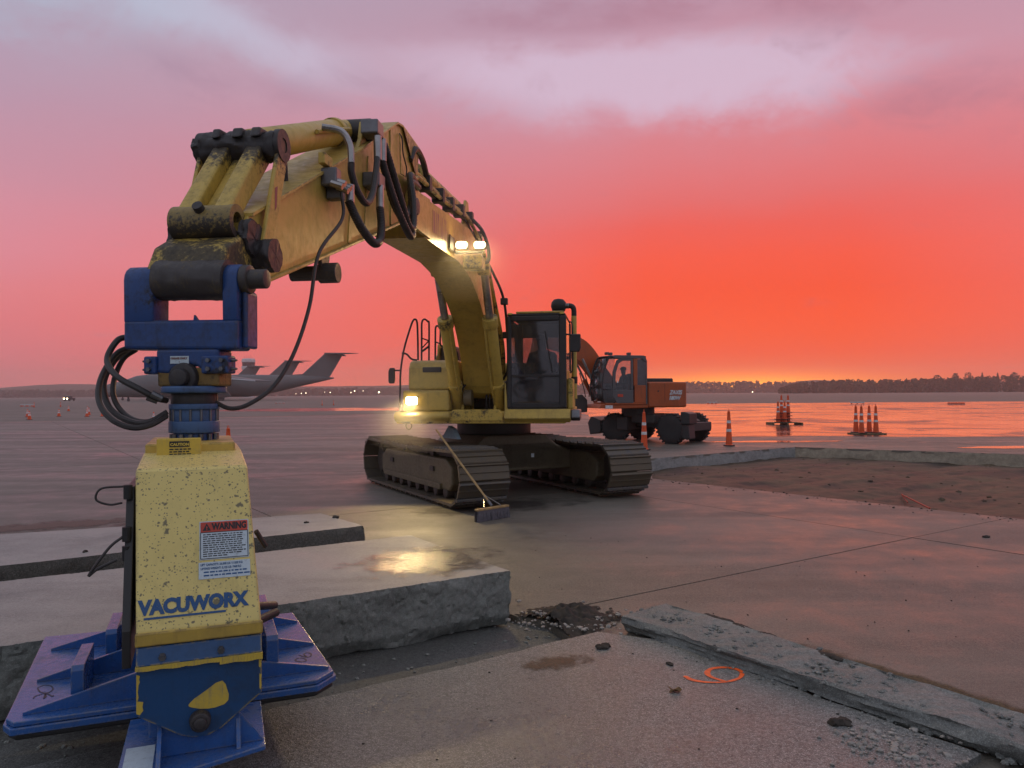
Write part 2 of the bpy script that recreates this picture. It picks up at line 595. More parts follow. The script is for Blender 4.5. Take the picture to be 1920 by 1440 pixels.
def concrete(name, c=(0.20, 0.185, 0.18), wet=0.5, rmin=0.16, rmax=0.62, crack=0.0, fine=1.0, tint=(0.16, 0.11, 0.065), tintf=0.25, obj_random=True, coords='Object', spec=0.5, scale=1.0, streak=0.0, fleck=0.6):
    m, t, p, o = new_mat(name)
    co = t.n('ShaderNodeTexCoord').outputs['Object']
    if coords == 'World':
        co = t.n('ShaderNodeNewGeometry').outputs['Position']
    n1 = t.noise(co, 0.35 * scale, 6, 0.6, 0.4)
    n2 = t.noise(co, 2.2 * scale, 7, 0.65)
    n3 = t.noise(co, 38.0, 4, 0.7)
    n4 = t.noise(co, 160.0, 2, 0.6)
    n5 = t.noise(co, 0.12 * scale, 5, 0.6, 0.8)
    base = t.mix(t.mapr(n2, 0.3, 0.72, 0, 1), c4([x * 0.62 for x in c]), c4([x * 1.25 for x in c]))
    base = t.mix(t.mapr(n3, 0.42, 0.62, 0, fleck), base, c4([x * 0.35 for x in c]))
    base = t.mix(t.mapr(n4, 0.52, 0.62, 0, fleck * 0.9), base, c4([min(x * 2.4, 0.6) for x in c]))
    n6 = t.noise(co, 75.0, 3, 0.7)
    base = t.mix(t.mapr(n6, 0.5, 0.62, 0, fleck * 0.8), base, c4([x * 0.3 for x in c]))
    base = t.mix(t.mapr(n5, 0.52, 0.68, 0, tintf), base, c4(tint))
    if streak:
        sv = t.n('ShaderNodeVectorMath', {'operation': 'MULTIPLY'}, i0=t.n('ShaderNodeNewGeometry').outputs['Position'], i1=(0.10, 0.75, 1.0)).outputs[0]
        sn = t.noise(sv, 1.0, 7, 0.62, 0.3)
        n1 = t.math('ADD', t.math('MULTIPLY', n1, 0.45), t.math('MULTIPLY', sn, 0.55))
        base = t.mix(t.mapr(sn, 0.42, 0.62, 0, streak), base, c4([min(x * 1.9, 0.6) for x in c]))
    wf = t.mapr(t.math('ADD', t.math('MULTIPLY', n1, 0.65), t.math('MULTIPLY', n2, 0.35)), 0.62 - wet * 0.3, 0.80 - wet * 0.3, 0, 1)
    if obj_random:
        ri = t.n('ShaderNodeObjectInfo').outputs['Random']
        wf = t.math('ADD', wf, t.mapr(ri, 0, 1, -0.12, 0.12), True)
        base = t.mix(t.mapr(ri, 0, 1, 0, 0.3), base, c4([x * 0.55 for x in c]))
    base = t.mix(t.math('MULTIPLY', wf, 0.7), base, c4([x * 0.4 for x in c]))
    rg = t.math('ADD', t.mapr(wf, 0, 1, rmax, rmin), t.math('MULTIPLY', t.math('SUBTRACT', n3, 0.5), 0.22))
    t.set(p, 'Base Color', base)
    t.set(p, 'Roughness', rg)
    t.set(p, 'Specular IOR Level', spec)
    h = t.math('ADD', t.math('MULTIPLY', n3, 0.7 * fine), t.math('ADD', t.math('MULTIPLY', n4, 0.35 * fine), t.math('MULTIPLY', n2, 0.8)))
    if crack:
        v = t.n('ShaderNodeTexVoronoi', {'feature': 'DISTANCE_TO_EDGE'}, Vector=t.n('ShaderNodeVectorMath', {'operation': 'ADD'}, i0=co, i1=t.n('ShaderNodeCombineXYZ', i0=t.math('MULTIPLY', n3, 0.10), i1=t.math('MULTIPLY', n2, 0.35), i2=t.math('ADD', t.math('MULTIPLY', n2, 0.22), t.math('MULTIPLY', n3, 0.06))).outputs[0]).outputs[0], Scale=27.0)
        ck = t.mapr(v.outputs[0], 0.0, 0.16, 0.0, 1.0)
        h = t.math('ADD', h, t.math('MULTIPLY', ck, crack))
        base = t.mix(t.mapr(v.outputs[0], 0.0, 0.05, 0.22, 0.0), base, c4([x * 0.4 for x in c]))
        t.set(p, 'Base Color', base)
    bump(t, p, h, 0.5, 0.006)
    return m


M = {}
YEL = (0.57, 0.39, 0.075)
M['yellow'] = paint('yellow_paint', YEL, 0.40, 0.38, (0.14, 0.095, 0.045), 2.2, runs=0.3, edge=(0.12, 0.08, 0.05), dust=0.3)
M['yellow_grease'] = paint('greasy_yellow_paint', YEL, 0.45, 0.7, (0.05, 0.04, 0.03), 5.0, grease=0.36)
M['link_grease'] = paint('yellow_paint_greased_at_top', YEL, 0.45, 0.5, (0.05, 0.04, 0.03), 6.0, gz=(3.22, 3.32))
M['tip_grease'] = paint('yellow_paint_greased_low', YEL, 0.5, 0.8, (0.03, 0.026, 0.024), 7.0, grease=0.85, thr=0.46)
M['hub_yellow'] = paint('yellow_hub_dark_low', (0.30, 0.21, 0.06), 0.5, 0.5, (0.03, 0.026, 0.024), 7.0, gz=(2.86, 2.79))  # hub colour turns near black towards its underside
M['yellow_speck'] = paint('mud_flecked_yellow_paint', (0.74, 0.59, 0.19), 0.38, 0.12, (0.25, 0.2, 0.08), 2.0, speck=True, fade=0.1, edge=(0.20, 0.17, 0.10), runs=0.25)
M['yellow_lip'] = paint('chipped_yellow_paint', (0.62, 0.44, 0.06), 0.42, 0.3, (0.02, 0.07, 0.2), 9.0)
M['grease'] = paint('greased_steel', (0.035, 0.03, 0.03), 0.5, 0.6, (0.11, 0.075, 0.035), 6.0, thr=0.55)
M['hub'] = paint('worn_greased_hub', (0.05, 0.042, 0.04), 0.5, 0.7, (0.16, 0.115, 0.04), 9.0, thr=0.56)
BLU = (0.016, 0.058, 0.20)
M['blue'] = paint('blue_paint', BLU, 0.38, 0.8, (0.02, 0.022, 0.035), 5.0, thr=0.47, edge=(0.07, 0.06, 0.055), dust=0.4)
M['blue_worn'] = paint('worn_blue_paint', BLU, 0.42, 0.85, (0.028, 0.024, 0.024), 7.0, grease=0.25)
M['blue_pale'] = paint('chalky_blue_paint', (0.05, 0.11, 0.24), 0.5, 0.6, (0.03, 0.03, 0.035), 8.0)
M['blue_teal'] = paint('teal_blue_paint', (0.008, 0.06, 0.17), 0.40, 0.55, (0.012, 0.022, 0.035), 5.0, edge=(0.45, 0.33, 0.06))
M['pad'] = paint('wet_pad_blue_paint', (0.026, 0.105, 0.33), 0.20, 0.45, (0.035, 0.05, 0.10), 4.0, edge=(0.18, 0.18, 0.19), dust=0.25)
M['chrome'] = plain('cylinder_rod_steel', (0.35, 0.33, 0.32), 0.32, 0.9)
M['steel'] = plain('grey_steel', (0.16, 0.16, 0.17), 0.42, 0.7)
M['black'] = plain('black_rubber', (0.022, 0.021, 0.021), 0.55, 0.0, 0.4)
M['hose'] = plain('dusty_hose_rubber', (0.035, 0.03, 0.028), 0.5, 0.0, 0.4, 20.0, 0.4)
M['frame'] = plain('black_cab_paint', (0.022, 0.020, 0.020), 0.45)
M['track'] = paint('muddy_track_steel', (0.05, 0.042, 0.035), 0.42, 0.7, (0.05, 0.032, 0.018), 5.0, metal=0.25)
M['shoe'] = paint('wet_track_shoe_steel', (0.07, 0.066, 0.064), 0.30, 0.95, (0.12, 0.088, 0.05), 5.0, metal=0.2, thr=0.44, vary=0.7)
M['trackframe'] = paint('muddy_brown_frame', (0.13, 0.10, 0.055), 0.55, 0.85, (0.075, 0.055, 0.03), 4.0)
M['glass'] = glassy('cab_glass', (0.78, 0.78, 0.8), 0.06, 0.10)
M['glass_dark'] = glassy('dirty_lower_glass', (0.22, 0.2, 0.19), 0.07, 0.14)
M['white'] = plain('white_print', (0.62, 0.66, 0.68), 0.5)
M['label'] = paint('soiled_white_label', (0.55, 0.64, 0.68), 0.5, 0.6, (0.12, 0.11, 0.10), 30.0, thr=0.55)
M['red'] = plain('label_red', (0.55, 0.06, 0.03), 0.5)
M['print_black'] = plain('black_print', (0.015, 0.015, 0.017), 0.5)
M['print_blue'] = paint('blue_lettering', (0.008, 0.075, 0.22), 0.45, 0.3, (0.4, 0.32, 0.1), 40.0, thr=0.6)
M['print_yellow'] = plain('yellow_print', (0.7, 0.52, 0.09), 0.5)
M['ink'] = plain('black_marker', (0.012, 0.012, 0.02), 0.5)
M['label_brown'] = plain('brown_print', (0.20, 0.07, 0.05), 0.5)
M['orange'] = paint('orange_machine_paint', (0.42, 0.08, 0.013), 0.40, 0.35, (0.10, 0.05, 0.03), 2.0)
M['grey_paint'] = paint('grey_door_paint', (0.10, 0.092, 0.095), 0.42, 0.3, (0.07, 0.06, 0.06), 3.0)
M['cone'] = plain('cone_orange', (0.72, 0.085, 0.012), 0.45, 0, 0.5, 6, 0.15)
M['band'] = plain('cone_white_band', (0.66, 0.66, 0.66), 0.4)
M['cone_base'] = plain('black_cone_base', (0.03, 0.026, 0.026), 0.6)
M['wood'] = plain('broom_wood', (0.42, 0.27, 0.11), 0.5, 0, 0.5, 12)
M['bristle'] = plain('grey_bristle', (0.12, 0.115, 0.13), 0.7, 0, 0.3, 60, 0.6)
M['plane'] = plain('aircraft_grey', (0.12, 0.125, 0.125), 0.6, 0, 0.5, 0.2, 0.12, 0.0)
M['plane_dark'] = plain('aircraft_dark_grey', (0.06, 0.06, 0.065), 0.5, 0, 0.5, 0.2, 0.2, 0.0)
M['plane_light'] = plain('aircraft_pale_edge', (0.42, 0.42, 0.44), 0.4, 0, 0.5, 0.2, 0.1, 0.0)
M['tower'] = plain('tower_white', (0.55, 0.55, 0.56), 0.55, 0, 0.5, 0.3, 0.08, 0.0)
M['tower_glass'] = plain('tower_cab_glass', (0.03, 0.03, 0.035), 0.15, 0, 0.5, 0.3, 0.1, 0.0)
M['barrier'] = plain('barrier_white', (0.60, 0.58, 0.56), 0.5)
M['pallet'] = plain('pallet_wood', (0.18, 0.12, 0.06), 0.7, 0, 0.3, 9)
M['paint_orange'] = plain('orange_marking_paint', (0.85, 0.12, 0.012), 0.5, 0, 0.5, 30, 0.35)
M['skin'] = plain('skin', (0.35, 0.2, 0.14), 0.55)
M['cloth'] = plain('dark_work_clothes', (0.035, 0.035, 0.045), 0.8, 0, 0.2, 20)
M['seat'] = plain('cab_seat_cloth', (0.04, 0.038, 0.04), 0.8, 0, 0.2, 20)
M['dirt'] = plain('damp_brown_soil', (0.075, 0.052, 0.028), 0.65, 0, 0.35, 0.9, 0.75, 1.0, 0.06)
M['clod'] = plain('dark_soil_clod', (0.05, 0.043, 0.036), 0.85, 0, 0.2, 14, 0.5, 0.8, 0.01)
M['stone'] = plain('pale_gravel', (0.30, 0.28, 0.25), 0.6, 0, 0.4, 6, 0.4)
M['leaf'] = plain('dry_leaf', (0.16, 0.09, 0.035), 0.6, 0, 0.3, 40)
M['apron'] = concrete('wet_apron_concrete', (0.165, 0.150, 0.122), 0.50, 0.26, 0.60, spec=0.42, streak=0.45, fine=3.0, fleck=0.75)
M['apron_far'] = concrete('far_apron_concrete', (0.15, 0.136, 0.112), 0.36, 0.34, 0.75, spec=0.36, streak=0.5, obj_random=False, fine=0.5)
M['slab'] = concrete('slab_top_concrete', (0.29, 0.28, 0.255), 0.38, 0.2, 0.62, spec=0.4, obj_random=False, tintf=0.1, fleck=0.3, streak=0.3)
M['slab_side'] = concrete('mud_caked_slab_side', (0.23, 0.24, 0.215), 0.1, 0.5, 0.8, crack=0.5, obj_random=False, tintf=0.0, fleck=0.25, fine=1.5)
M['slab_dark'] = concrete('wet_dark_slab_side', (0.12, 0.115, 0.10), 0.3, 0.35, 0.7, crack=0.8, obj_random=False, tintf=0.2)
M['near'] = concrete('near_slab_concrete', (0.20, 0.206, 0.195), 0.55, 0.15, 0.44, spec=0.5, obj_random=False, fine=4.0, fleck=0.85, tint=(0.12, 0.075, 0.04), tintf=0.08)
M['curb'] = concrete('broken_beam_concrete', (0.20, 0.21, 0.195), 0.2, 0.4, 0.75, crack=0.6, fleck=0.4, obj_random=False, fine=2.2, tintf=0.1)
M['subgrade'] = concrete('damp_subgrade', (0.115, 0.118, 0.108), 0.35, 0.35, 0.75, obj_random=False, fine=1.6, tint=(0.08, 0.05, 0.025), tintf=0.4)
M['pitwall'] = concrete('stained_cut_concrete', (0.42, 0.34, 0.24), 0.15, 0.5, 0.8, crack=0.8, fleck=0.4, obj_random=False, fine=2.0, tint=(0.06, 0.032, 0.018), tintf=0.9, scale=3.0)
M['pitwall_grey'] = concrete('pale_cut_concrete', (0.34, 0.33, 0.31), 0.15, 0.5, 0.8, crack=0.8, fleck=0.4, obj_random=False, fine=2.0, tint=(0.10, 0.08, 0.06), tintf=0.5, scale=4.0)
M['lens'] = emit('lit_lamp_lens', (1.0, 0.78, 0.40), 15.0)
M['lens_far'] = emit('far_lit_lamp', (1.0, 0.85, 0.55), 9.0)
M['lamp_body'] = plain('lamp_housing', (0.03, 0.03, 0.03), 0.5)

# ================================================================ GROUND
PS = R(34.0)
gx_ = V(math.cos(PS), math.sin(PS), 0)
gy_ = V(-math.sin(PS), math.cos(PS), 0)
GO = V(-0.023, 6.30, 0)                       # right front corner of the big cut slab = a joint corner


def Q(a, b, z=0.0):
    return GO + gx_ * a + gy_ * b + Z * z


def toQ(p):
    d = Vector((p[0], p[1], 0)) - GO
    return d.dot(gx_), d.dot(gy_)


PIT = [(3.0, 16.55), (3.8, 21.5), (9.44, 25.7), (20.5, 18.2), (10.3, 7.2)]
TRENCH_Q = [(-9.0, -0.80), (-0.2, -0.80), (0.12, -0.62), (0.22, -0.2), (0.10, 0.05), (0.0, 1.75), (-9.0, 1.75)]
TRENCH = [tuple(Q(a, b).xy) for a, b in TRENCH_Q]
N0, N1 = -8, 9
CELL = 6.1
A0, A1, B0, B1 = N0 * CELL, N1 * CELL, -3 * CELL, 10 * CELL


def inside(p, poly):
    c = False
    for i in range(len(poly)):
        x0, y0 = poly[i]
        x1, y1 = poly[i - 1]
        if (y0 > p[1]) != (y1 > p[1]) and p[0] < (x1 - x0) * (p[1] - y0) / (y1 - y0) + x0:
            c = not c
    return c


def sheet_with_holes(poly, holes, z0, z1=None):
    """triangulated polygon minus holes at z0; with a skirt down to z1"""
    verts = [Vector(p) for p in poly]
    faces = [list(range(len(poly)))]
    for h in holes:
        faces.append(list(range(len(verts), len(verts) + len(h))))
        verts += [Vector(p) for p in h]
    vo, eo, fo, _, _, of = delaunay_2d_cdt(verts, [], faces, 1, 1e-5)
    tri = []
    for f, o in zip(fo, of):
        c = sum((vo[i] for i in f), Vector((0, 0))) / len(f)
        if inside(c, poly) and not any(inside(c, h) for h in holes):
            tri.append(f)
    mb = MB()
    vs = [V(v.x, v.y, z0) for v in vo]
    if z1 is None:
        mb.add(vs, tri)
        return mb
    n = len(vs)
    cnt = {}
    for f in tri:
        for i in range(len(f)):
            k = (f[i], f[(i + 1) % len(f)])
            cnt[frozenset(k)] = cnt.get(frozenset(k), []) + [k]
    fs = list(tri)
    for k, l in cnt.items():
        if len(l) == 1:
            a, b = l[0]
            fs.append((b, a, a + n, b + n))
    mb.add(vs + [V(v.x, v.y, z1) for v in vo], fs)
    return mb


# far apron: everything outside the panelled field, at panel level
FAR = 1950
fa = sheet_with_holes([(-1990, -120), (1990, -120), (1990, 1985), (-1990, 1985)], [[tuple(Q(a, b).xy) for a, b in ((A0, B0), (A1, B0), (A1, B1), (A0, B1))]], 0.0)
far_apron = fa.build('apron', M['apron_far'])
tag(far_apron, 'wide wet concrete airfield apron reaching to the far trees', kind='structure')

# subgrade under the panels, with the excavated pit cut out
sub = sheet_with_holes([tuple(Q(a, b).xy) for a, b in ((A0, B0), (A1, B0), (A1, B1), (A0, B1))], [PIT], -0.06)
tag(sub.build('subgrade', M['subgrade']), 'dark damp subgrade showing where pavement slabs were cut out', kind='structure')

# pavement: every panel of the near field is a piece of its own
pav = tag(bpy.data.objects.new('pavement', None), 'wet concrete pavement of the apron laid in square panels', kind='structure')
col.objects.link(pav)
for i in range(N0, N1):
    for j in range(-3, 10):
        a, b = i * CELL, j * CELL
        mid = Q(a + CELL / 2, b + CELL / 2)
        if mid.y < -3 or abs(mid.x) > 0.9 * max(mid.y, 0) + 9:
            # out of sight: still paved
            pass
        g = 0.009
        poly = [tuple(Q(*p).xy) for p in ((a + g, b + g), (a + CELL - g, b + g), (a + CELL - g, b + CELL - g), (a + g, b + CELL - g))]
        near_hole = any(inside(p, poly) for h in (PIT, TRENCH) for p in h) or any(inside(p, h) for h in (PIT, TRENCH) for p in poly) or \
            any(inside(tuple(Q(a + CELL * u, b + CELL * v).xy), h) for h in (PIT, TRENCH) for u in (0, .25, .5, .75, 1) for v in (0, .25, .5, .75, 1))
        mb = sheet_with_holes(poly, [PIT, TRENCH] if near_hole else [], 0.0, -0.06)
        if not mb.f:
            continue
        o = mb.build('panel', M['apron'], pav)
        o.location.z = rnd.uniform(-0.004, 0.0)

# standing water on the right: a thin sheet over the far apron
wm, wt, wp, wo = new_mat('standing_rain_water')
pos = wt.n('ShaderNodeNewGeometry').outputs['Position']
wn = wt.noise(pos, 0.16, 5, 0.6, 1.0)
wt.set(wp, 'Base Color', (0.05, 0.045, 0.045, 1))
wt.set(wp, 'Roughness', wt.ramp(wn, [(0.36, 0.10), (0.50, 0.14), (0.58, 0.30), (0.68, 0.45)]))
wt.set(wp, 'Specular IOR Level', 0.5)
wt.set(wp, 'IOR', 1.33)
bump(wt, wp, wt.math('ADD', wt.noise(pos, 1.2, 3), wt.math('MULTIPLY', wt.noise(pos, 9.0, 2), 0.25)), 0.12, 0.03)


def wavy(poly, step=1.0, amp=0.4, seed=0.0, fq=0.35):
    o = []
    for i in range(len(poly)):
        p, q = Vector(poly[i]), Vector(poly[(i + 1) % len(poly)])
        n = max(1, int((q - p).length / step))
        for k in range(n):
            x = p.lerp(q, k / n)
            dn = noise.noise_vector(V(x.x * fq, x.y * fq, seed))
            dn2 = noise.noise_vector(V(x.x * fq * 4, x.y * fq * 4, seed + 5))
            o.append((x.x + (dn.x + 0.35 * dn2.x) * amp, x.y + (dn.y + 0.35 * dn2.y) * amp))
    return o


pud = sheet_with_holes(wavy([(5.0, 32.3), (14.0, 31.2), (24, 30.6), (42, 29.2), (90, 30), (150, 60), (150, 128), (60, 126), (26, 122), (9, 112), (6.5, 70), (5.0, 44)], 1.2, 1.0, 3.0, 0.25), [], 0.004)
tag(pud.build('puddle', wm), 'broad sheet of rain water mirroring the orange sky', 'water', kind='structure')
for q, (cx, cy_, rx, ry, sd_) in enumerate([(17.0, 24.9, 2.4, 0.55, 1), (-20, 96, 18, 10, 12), (9.8, 28.6, 2.6, 0.5, 23)]):
    pl = [(cx + rx * math.cos(t) * (1 + 0.35 * noise.noise(V(math.cos(t) * 1.5, math.sin(t) * 1.5, sd_))), cy_ + ry * math.sin(t) * (1 + 0.5 * noise.noise(V(math.cos(t) * 2.2, math.sin(t) * 2.2, sd_ + 3)))) for t in [k * math.pi / 24 for k in range(48)]]
    tag(sheet_with_holes(pl, [], 0.004).build('puddle', wm), 'thin rain puddle on the apron', kind='structure')


# ---- excavated pit
def grid_sheet(x0, x1, y0, y1, nx, ny, zf, keep=None):
    mb = MB()
    vs = []
    for j in range(ny + 1):
        for i in range(nx + 1):
            x, y = x0 + (x1 - x0) * i / nx, y0 + (y1 - y0) * j / ny
            vs.append(V(x, y, zf(x, y)))
    fs = []
    for j in range(ny):
        for i in range(nx):
            k = j * (nx + 1) + i
            c = ((vs[k].x + vs[k + nx + 2].x) / 2, (vs[k].y + vs[k + nx + 2].y) / 2)
            if keep is None or keep(c):
                fs.append((k, k + 1, k + nx + 2, k + nx + 1))
    return mb.add(vs, fs)


def pitz(x, y):
    a, b = toQ((x, y))
    n = noise.fractal(V(x * 0.5, y * 0.5, 1.0), 1.0, 2.0, 5)
    n2 = noise.fractal(V(a * 0.35, b * 2.2, 4.0), 1.0, 2.0, 4)
    rut = -0.10 * math.exp(-((b - 4.0) / 0.3) ** 2) - 0.08 * math.exp(-((b - 6.3) / 0.3) ** 2)
    return -0.34 + 0.05 * n + 0.045 * n2 + rut * (0.6 + 0.4 * noise.noise(V(a, 0, 0))) + 0.018 * noise.noise(V(x * 4, y * 4, 2)) + 0.016 * noise.noise(V(x * 9, y * 9, 5))


pf = grid_sheet(2.0, 21.0, 6.5, 26.5, 190, 200, pitz)
tag(pf.build('pit_floor', M['dirt'], smooth=True), 'rutted brown soil floor of the excavated pit', kind='structure')


def rough_wall(p0, p1, z0, z1, amp, seed, nseg=40, nz=6, lean=0.0):
    p0, p1 = V(*p0, 0), V(*p1, 0)
    t = (p1 - p0).normalized()
    n = V(t.y, -t.x, 0)
    mb = MB()
    vs = []
    for j in range(nz + 1):
        for i in range(nseg + 1):
            q = p0.lerp(p1, i / nseg)
            zz_ = z0 + (z1 - z0) * j / nz
            k = noise.fractal(V(q.x * 2.3 + seed, q.y * 2.3, zz_ * 4), 1.0, 2.0, 4)
            edge = 0.0 if j < nz else -0.012 * abs(noise.noise(V(q.x * 5, q.y * 5, seed)))
            vs.append(q + n * (amp * k + lean * (1 - j / nz)) + Z * (zz_ + edge))
    fs = [(j * (nseg + 1) + i, j * (nseg + 1) + i + 1, (j + 1) * (nseg + 1) + i + 1, (j + 1) * (nseg + 1) + i) for j in range(nz) for i in range(nseg)]
    return mb.add(vs, fs)


for (p, q, ln, nm) in ((PIT[0], PIT[1], 0.05, 'left'), (PIT[1], PIT[2], 0.05, 'left'), (PIT[2], PIT[3], 0.05, 'far'), (PIT[3], PIT[4], 0.05, 'right'), (PIT[4], PIT[0], 0.05, 'near')):
    wl = rough_wall(p, q, -0.55, 0.0, 0.03, 3.0 + p[0], 60, 8, ln)
    o = wl.build('pit_wall', M['pitwall_grey'] if nm == 'left' else M['pitwall'], smooth=True)
    tag(o, 'cut concrete edge along the %s side of the soil pit' % nm, kind='structure')


PITCL = []
for _ in range(700):
    x, y = rnd.uniform(3, 20), rnd.uniform(8, 25.5)
    if inside((x, y), PIT):
        PITCL.append((x, y, pitz(x, y), 0.012 + 0.07 * rnd.random() ** 6))
# ---- lifted concrete slabs
def slab_obj(name, corners, z0, z1, label, rough=0.03, mats=None, nl=90, nw=24, nz=8, seed=0.0, top_amp=0.006, tilt=None, plates=0.0, und=0.10):
    """corners: front-left, front-right, back-right, back-left (plan).  top sheet + ragged sides, one mesh, two materials"""
    FL, FR, BR, BL = [V(c[0], c[1], 0) for c in corners]
    mb = MB()
    ring = []
    def along(p, q, n):
        return [p.lerp(q, k / n) for k in range(n)]
    per = along(FL, FR, nl) + along(FR, BR, nw) + along(BR, BL, nl) + along(BL, FL, nw)
    cen = (FL + FR + BR + BL) / 4
    n = len(per)
    vs = []
    for j in range(nz + 1):
        h = j / nz
        for i, p in enumerate(per):
            t = (per[(i + 1) % n] - per[i - 1]).normalized()
            out_ = V(t.y, -t.x, 0)
            k = noise.fractal(V(p.x * 2.6 + seed, p.y * 2.6, h * 2.5), 1.0, 2.0, 5)
            k2 = abs(noise.noise(V(p.x * 9 + seed, p.y * 9, h * 5)))
            if plates:
                wv_ = V(p.x, p.y, zz0 := (z0 + (z1 - z0) * h)) + noise.noise_vector(V(p.x * 5, p.y * 5, zz0 * 5)) * 0.05
                dd, _pp = noise.voronoi(wv_ * 13.0)
                dd2, _p2 = noise.voronoi(wv_ * 31.0)
                k2 = 0.0
                pl_ = plates * (min(1.0, (dd[1] - dd[0]) * 9.0) - 1.0) + plates * 0.4 * (min(1.0, (dd2[1] - dd2[0]) * 4.0) - 1.0) + plates * 0.6 * (noise.cell(_pp[0] * 7.3) - 0.5)
            else:
                pl_ = 0.0
            under = pl_ - und * max(0, 0.22 - h) / 0.22 * (0.6 + 0.6 * noise.noise(V(p.x * 1.5, p.y * 1.5, seed)))
            lip = -0.006 * max(0, h - 0.9) / 0.1
            zt = z0 + (z1 - z0) * h
            zt += (0.03 * noise.noise(V(p.x * 2, p.y * 2, seed)) if j == 0 else 0) - (0.010 * k2 if j == nz else 0)
            vs.append(p + out_ * (rough * k + rough * 0.5 * k2 + under + lip) + Z * zt)
    fs = [(j * n + i, j * n + (i + 1) % n, (j + 1) * n + (i + 1) % n, (j + 1) * n + i) for j in range(nz) for i in range(n)]
    nside = len(fs)
    # top: grid between the front and back edges, stitched to the rim by sharing its loop
    mb.add(vs, fs)
    top0 = nz * n
    rim = lambda i: top0 + (i % n)
    idx = [[None] * (nl + 1) for _ in range(nw + 1)]
    for i in range(nl + 1):
        idx[0][i] = rim(i)
        idx[nw][i] = rim(nl + nw + (nl - i))
    for j in range(nw + 1):
        idx[j][nl] = rim(nl + j)
        idx[j][0] = rim(2 * nl + nw + (nw - j))
    for j in range(1, nw):
        for i in range(1, nl):
            p = FL.lerp(FR, i / nl).lerp(BL.lerp(BR, i / nl), j / nw)
            z = z1 + top_amp * (noise.fractal(V(p.x * 1.7, p.y * 1.7, seed), 1.0, 2.0, 4) if top_amp < 0.02 else 0.7 * noise.fractal(V(p.x * 4, p.y * 4, seed), 1.0, 2.0, 6) - 0.25)
            idx[j][i] = len(mb.v)
            mb.v.append(V(p.x, p.y, z))
    for j in range(nw):
        for i in range(nl):
            mb.f.append((idx[j][i], idx[j][i + 1], idx[j + 1][i + 1], idx[j + 1][i]))
    base = V(cen.x, cen.y, z0)
    me = bpy.data.meshes.new(name)
    vv = [v - base for v in mb.v]
    if tilt:
        vv = [tilt @ v for v in vv]
    me.from_pydata([tuple(v) for v in vv], [], mb.f)
    for m_ in (mats or (M['slab'], M['slab_side'])):
        me.materials.append(m_)
    for k, p in enumerate(me.polygons):
        p.material_index = 1 if k < nside else 0
        p.use_smooth = True
    me.set_sharp_from_angle(angle=R(38))
    me.update()
    o = bpy.data.objects.new(name, me)
    col.objects.link(o)
    o.location = base
    return tag(o, label, 'slab')


def qc(*l):
    return [tuple(Q(a, b).xy) for a, b in l]


slab_obj('concrete_slab', qc((-6.6, 0.26), (0.0, 0.0), (0.06, 1.92), (-6.6, 2.14)), -0.05, 0.40,
         'thick lifted concrete slab with mud-caked edge and golden lamp reflection on top', 0.014, nl=480, nw=60, nz=26, seed=1.0, top_amp=0.003, plates=0.011)
slab_obj('concrete_slab', [tuple(G(-900, 1160, .4).xy), tuple(G(685, 986, .4).xy), tuple(G(602, 962, .4).xy), tuple(G(-900, 1062, .4).xy)], -0.05, 0.40,
         'second lifted concrete slab lying behind the thick one, with crumbs on top', 0.018, nl=260, nw=14, nz=12, seed=8.0, und=0.03, plates=0.008, mats=(M['slab'], M['slab_dark']))
# paved strip in front, with the painted 9
NS = [tuple(Q(-7.5, -0.77).xy), tuple(Q(-0.55, -0.75).xy), tuple(Q(0.30, -0.72).xy), (1.06, 5.66), (1.70, 4.74), (2.33, 3.86), (1.62, 3.43), (-3.4, 0.05)]
ns = [tuple(p) for p in NS]
nw_ = []
for i in range(len(ns)):
    p, q = V(*ns[i], 0), V(*ns[(i + 1) % len(ns)], 0)
    k_ = max(2, int((q - p).length / 0.05))
    for k in range(k_):
        x = p.lerp(q, k / k_)
        am = 0.02
        nw_.append((x.x + am * noise.noise(V(x.x * 3, x.y * 3, 1)) + 0.008 * noise.noise(V(x.x * 14, x.y * 14, 2)), x.y + am * noise.noise(V(x.x * 3, x.y * 3, 7)) + 0.008 * noise.noise(V(x.x * 14, x.y * 14, 9))))
near = sheet_with_holes(nw_, [], 0.035, -0.055).build('near_pavement', M['near'])
tag(near, 'wet rough concrete slab in the foreground with an orange painted 9', kind='structure')

# broken concrete beam on the right
BC = [(0.85, 5.96), (3.0, 3.04), (3.4, 3.1), (1.25, 6.33)]
slab_obj('concrete_beam', [BC[0], BC[1], BC[2], BC[3]], 0.0, 0.125,
         'rough broken concrete beam lying beside the slab marked 9', 0.03, nl=190, nw=26, nz=8, seed=21.0, top_amp=0.03, mats=(M['curb'], M['curb']))


# ---- rubble
def pebble_mesh(seed, sub=1):
    bm = bmesh.new()
    bmesh.ops.create_icosphere(bm, subdivisions=sub, radius=1.0)
    for v in bm.verts:
        k = 1 + 0.45 * noise.noise(v.co * 1.3 + V(seed, 0, 0))
        v.co = v.co * k
        v.co.z *= 0.6
    vs = [v.co.copy() for v in bm.verts]
    fs = [tuple(v.index for v in f.verts) for f in bm.faces]
    bm.free()
    return vs, fs


PEB = [pebble_mesh(s) for s in range(6)]


def scatter(name, mat, label, spots, parent=None):
    mb = MB()
    for (x, y, z, s) in spots:
        vs, fs = PEB[rnd.randrange(6)]
        rm = Matrix.Rotation(rnd.uniform(0, 6.28), 3, 'Z')
        mb.add([rm @ (v * s) + V(x, y, z) for v in vs], fs)
    o = mb.build(name, mat, smooth=False)
    return tag(o, label, kind='stuff')


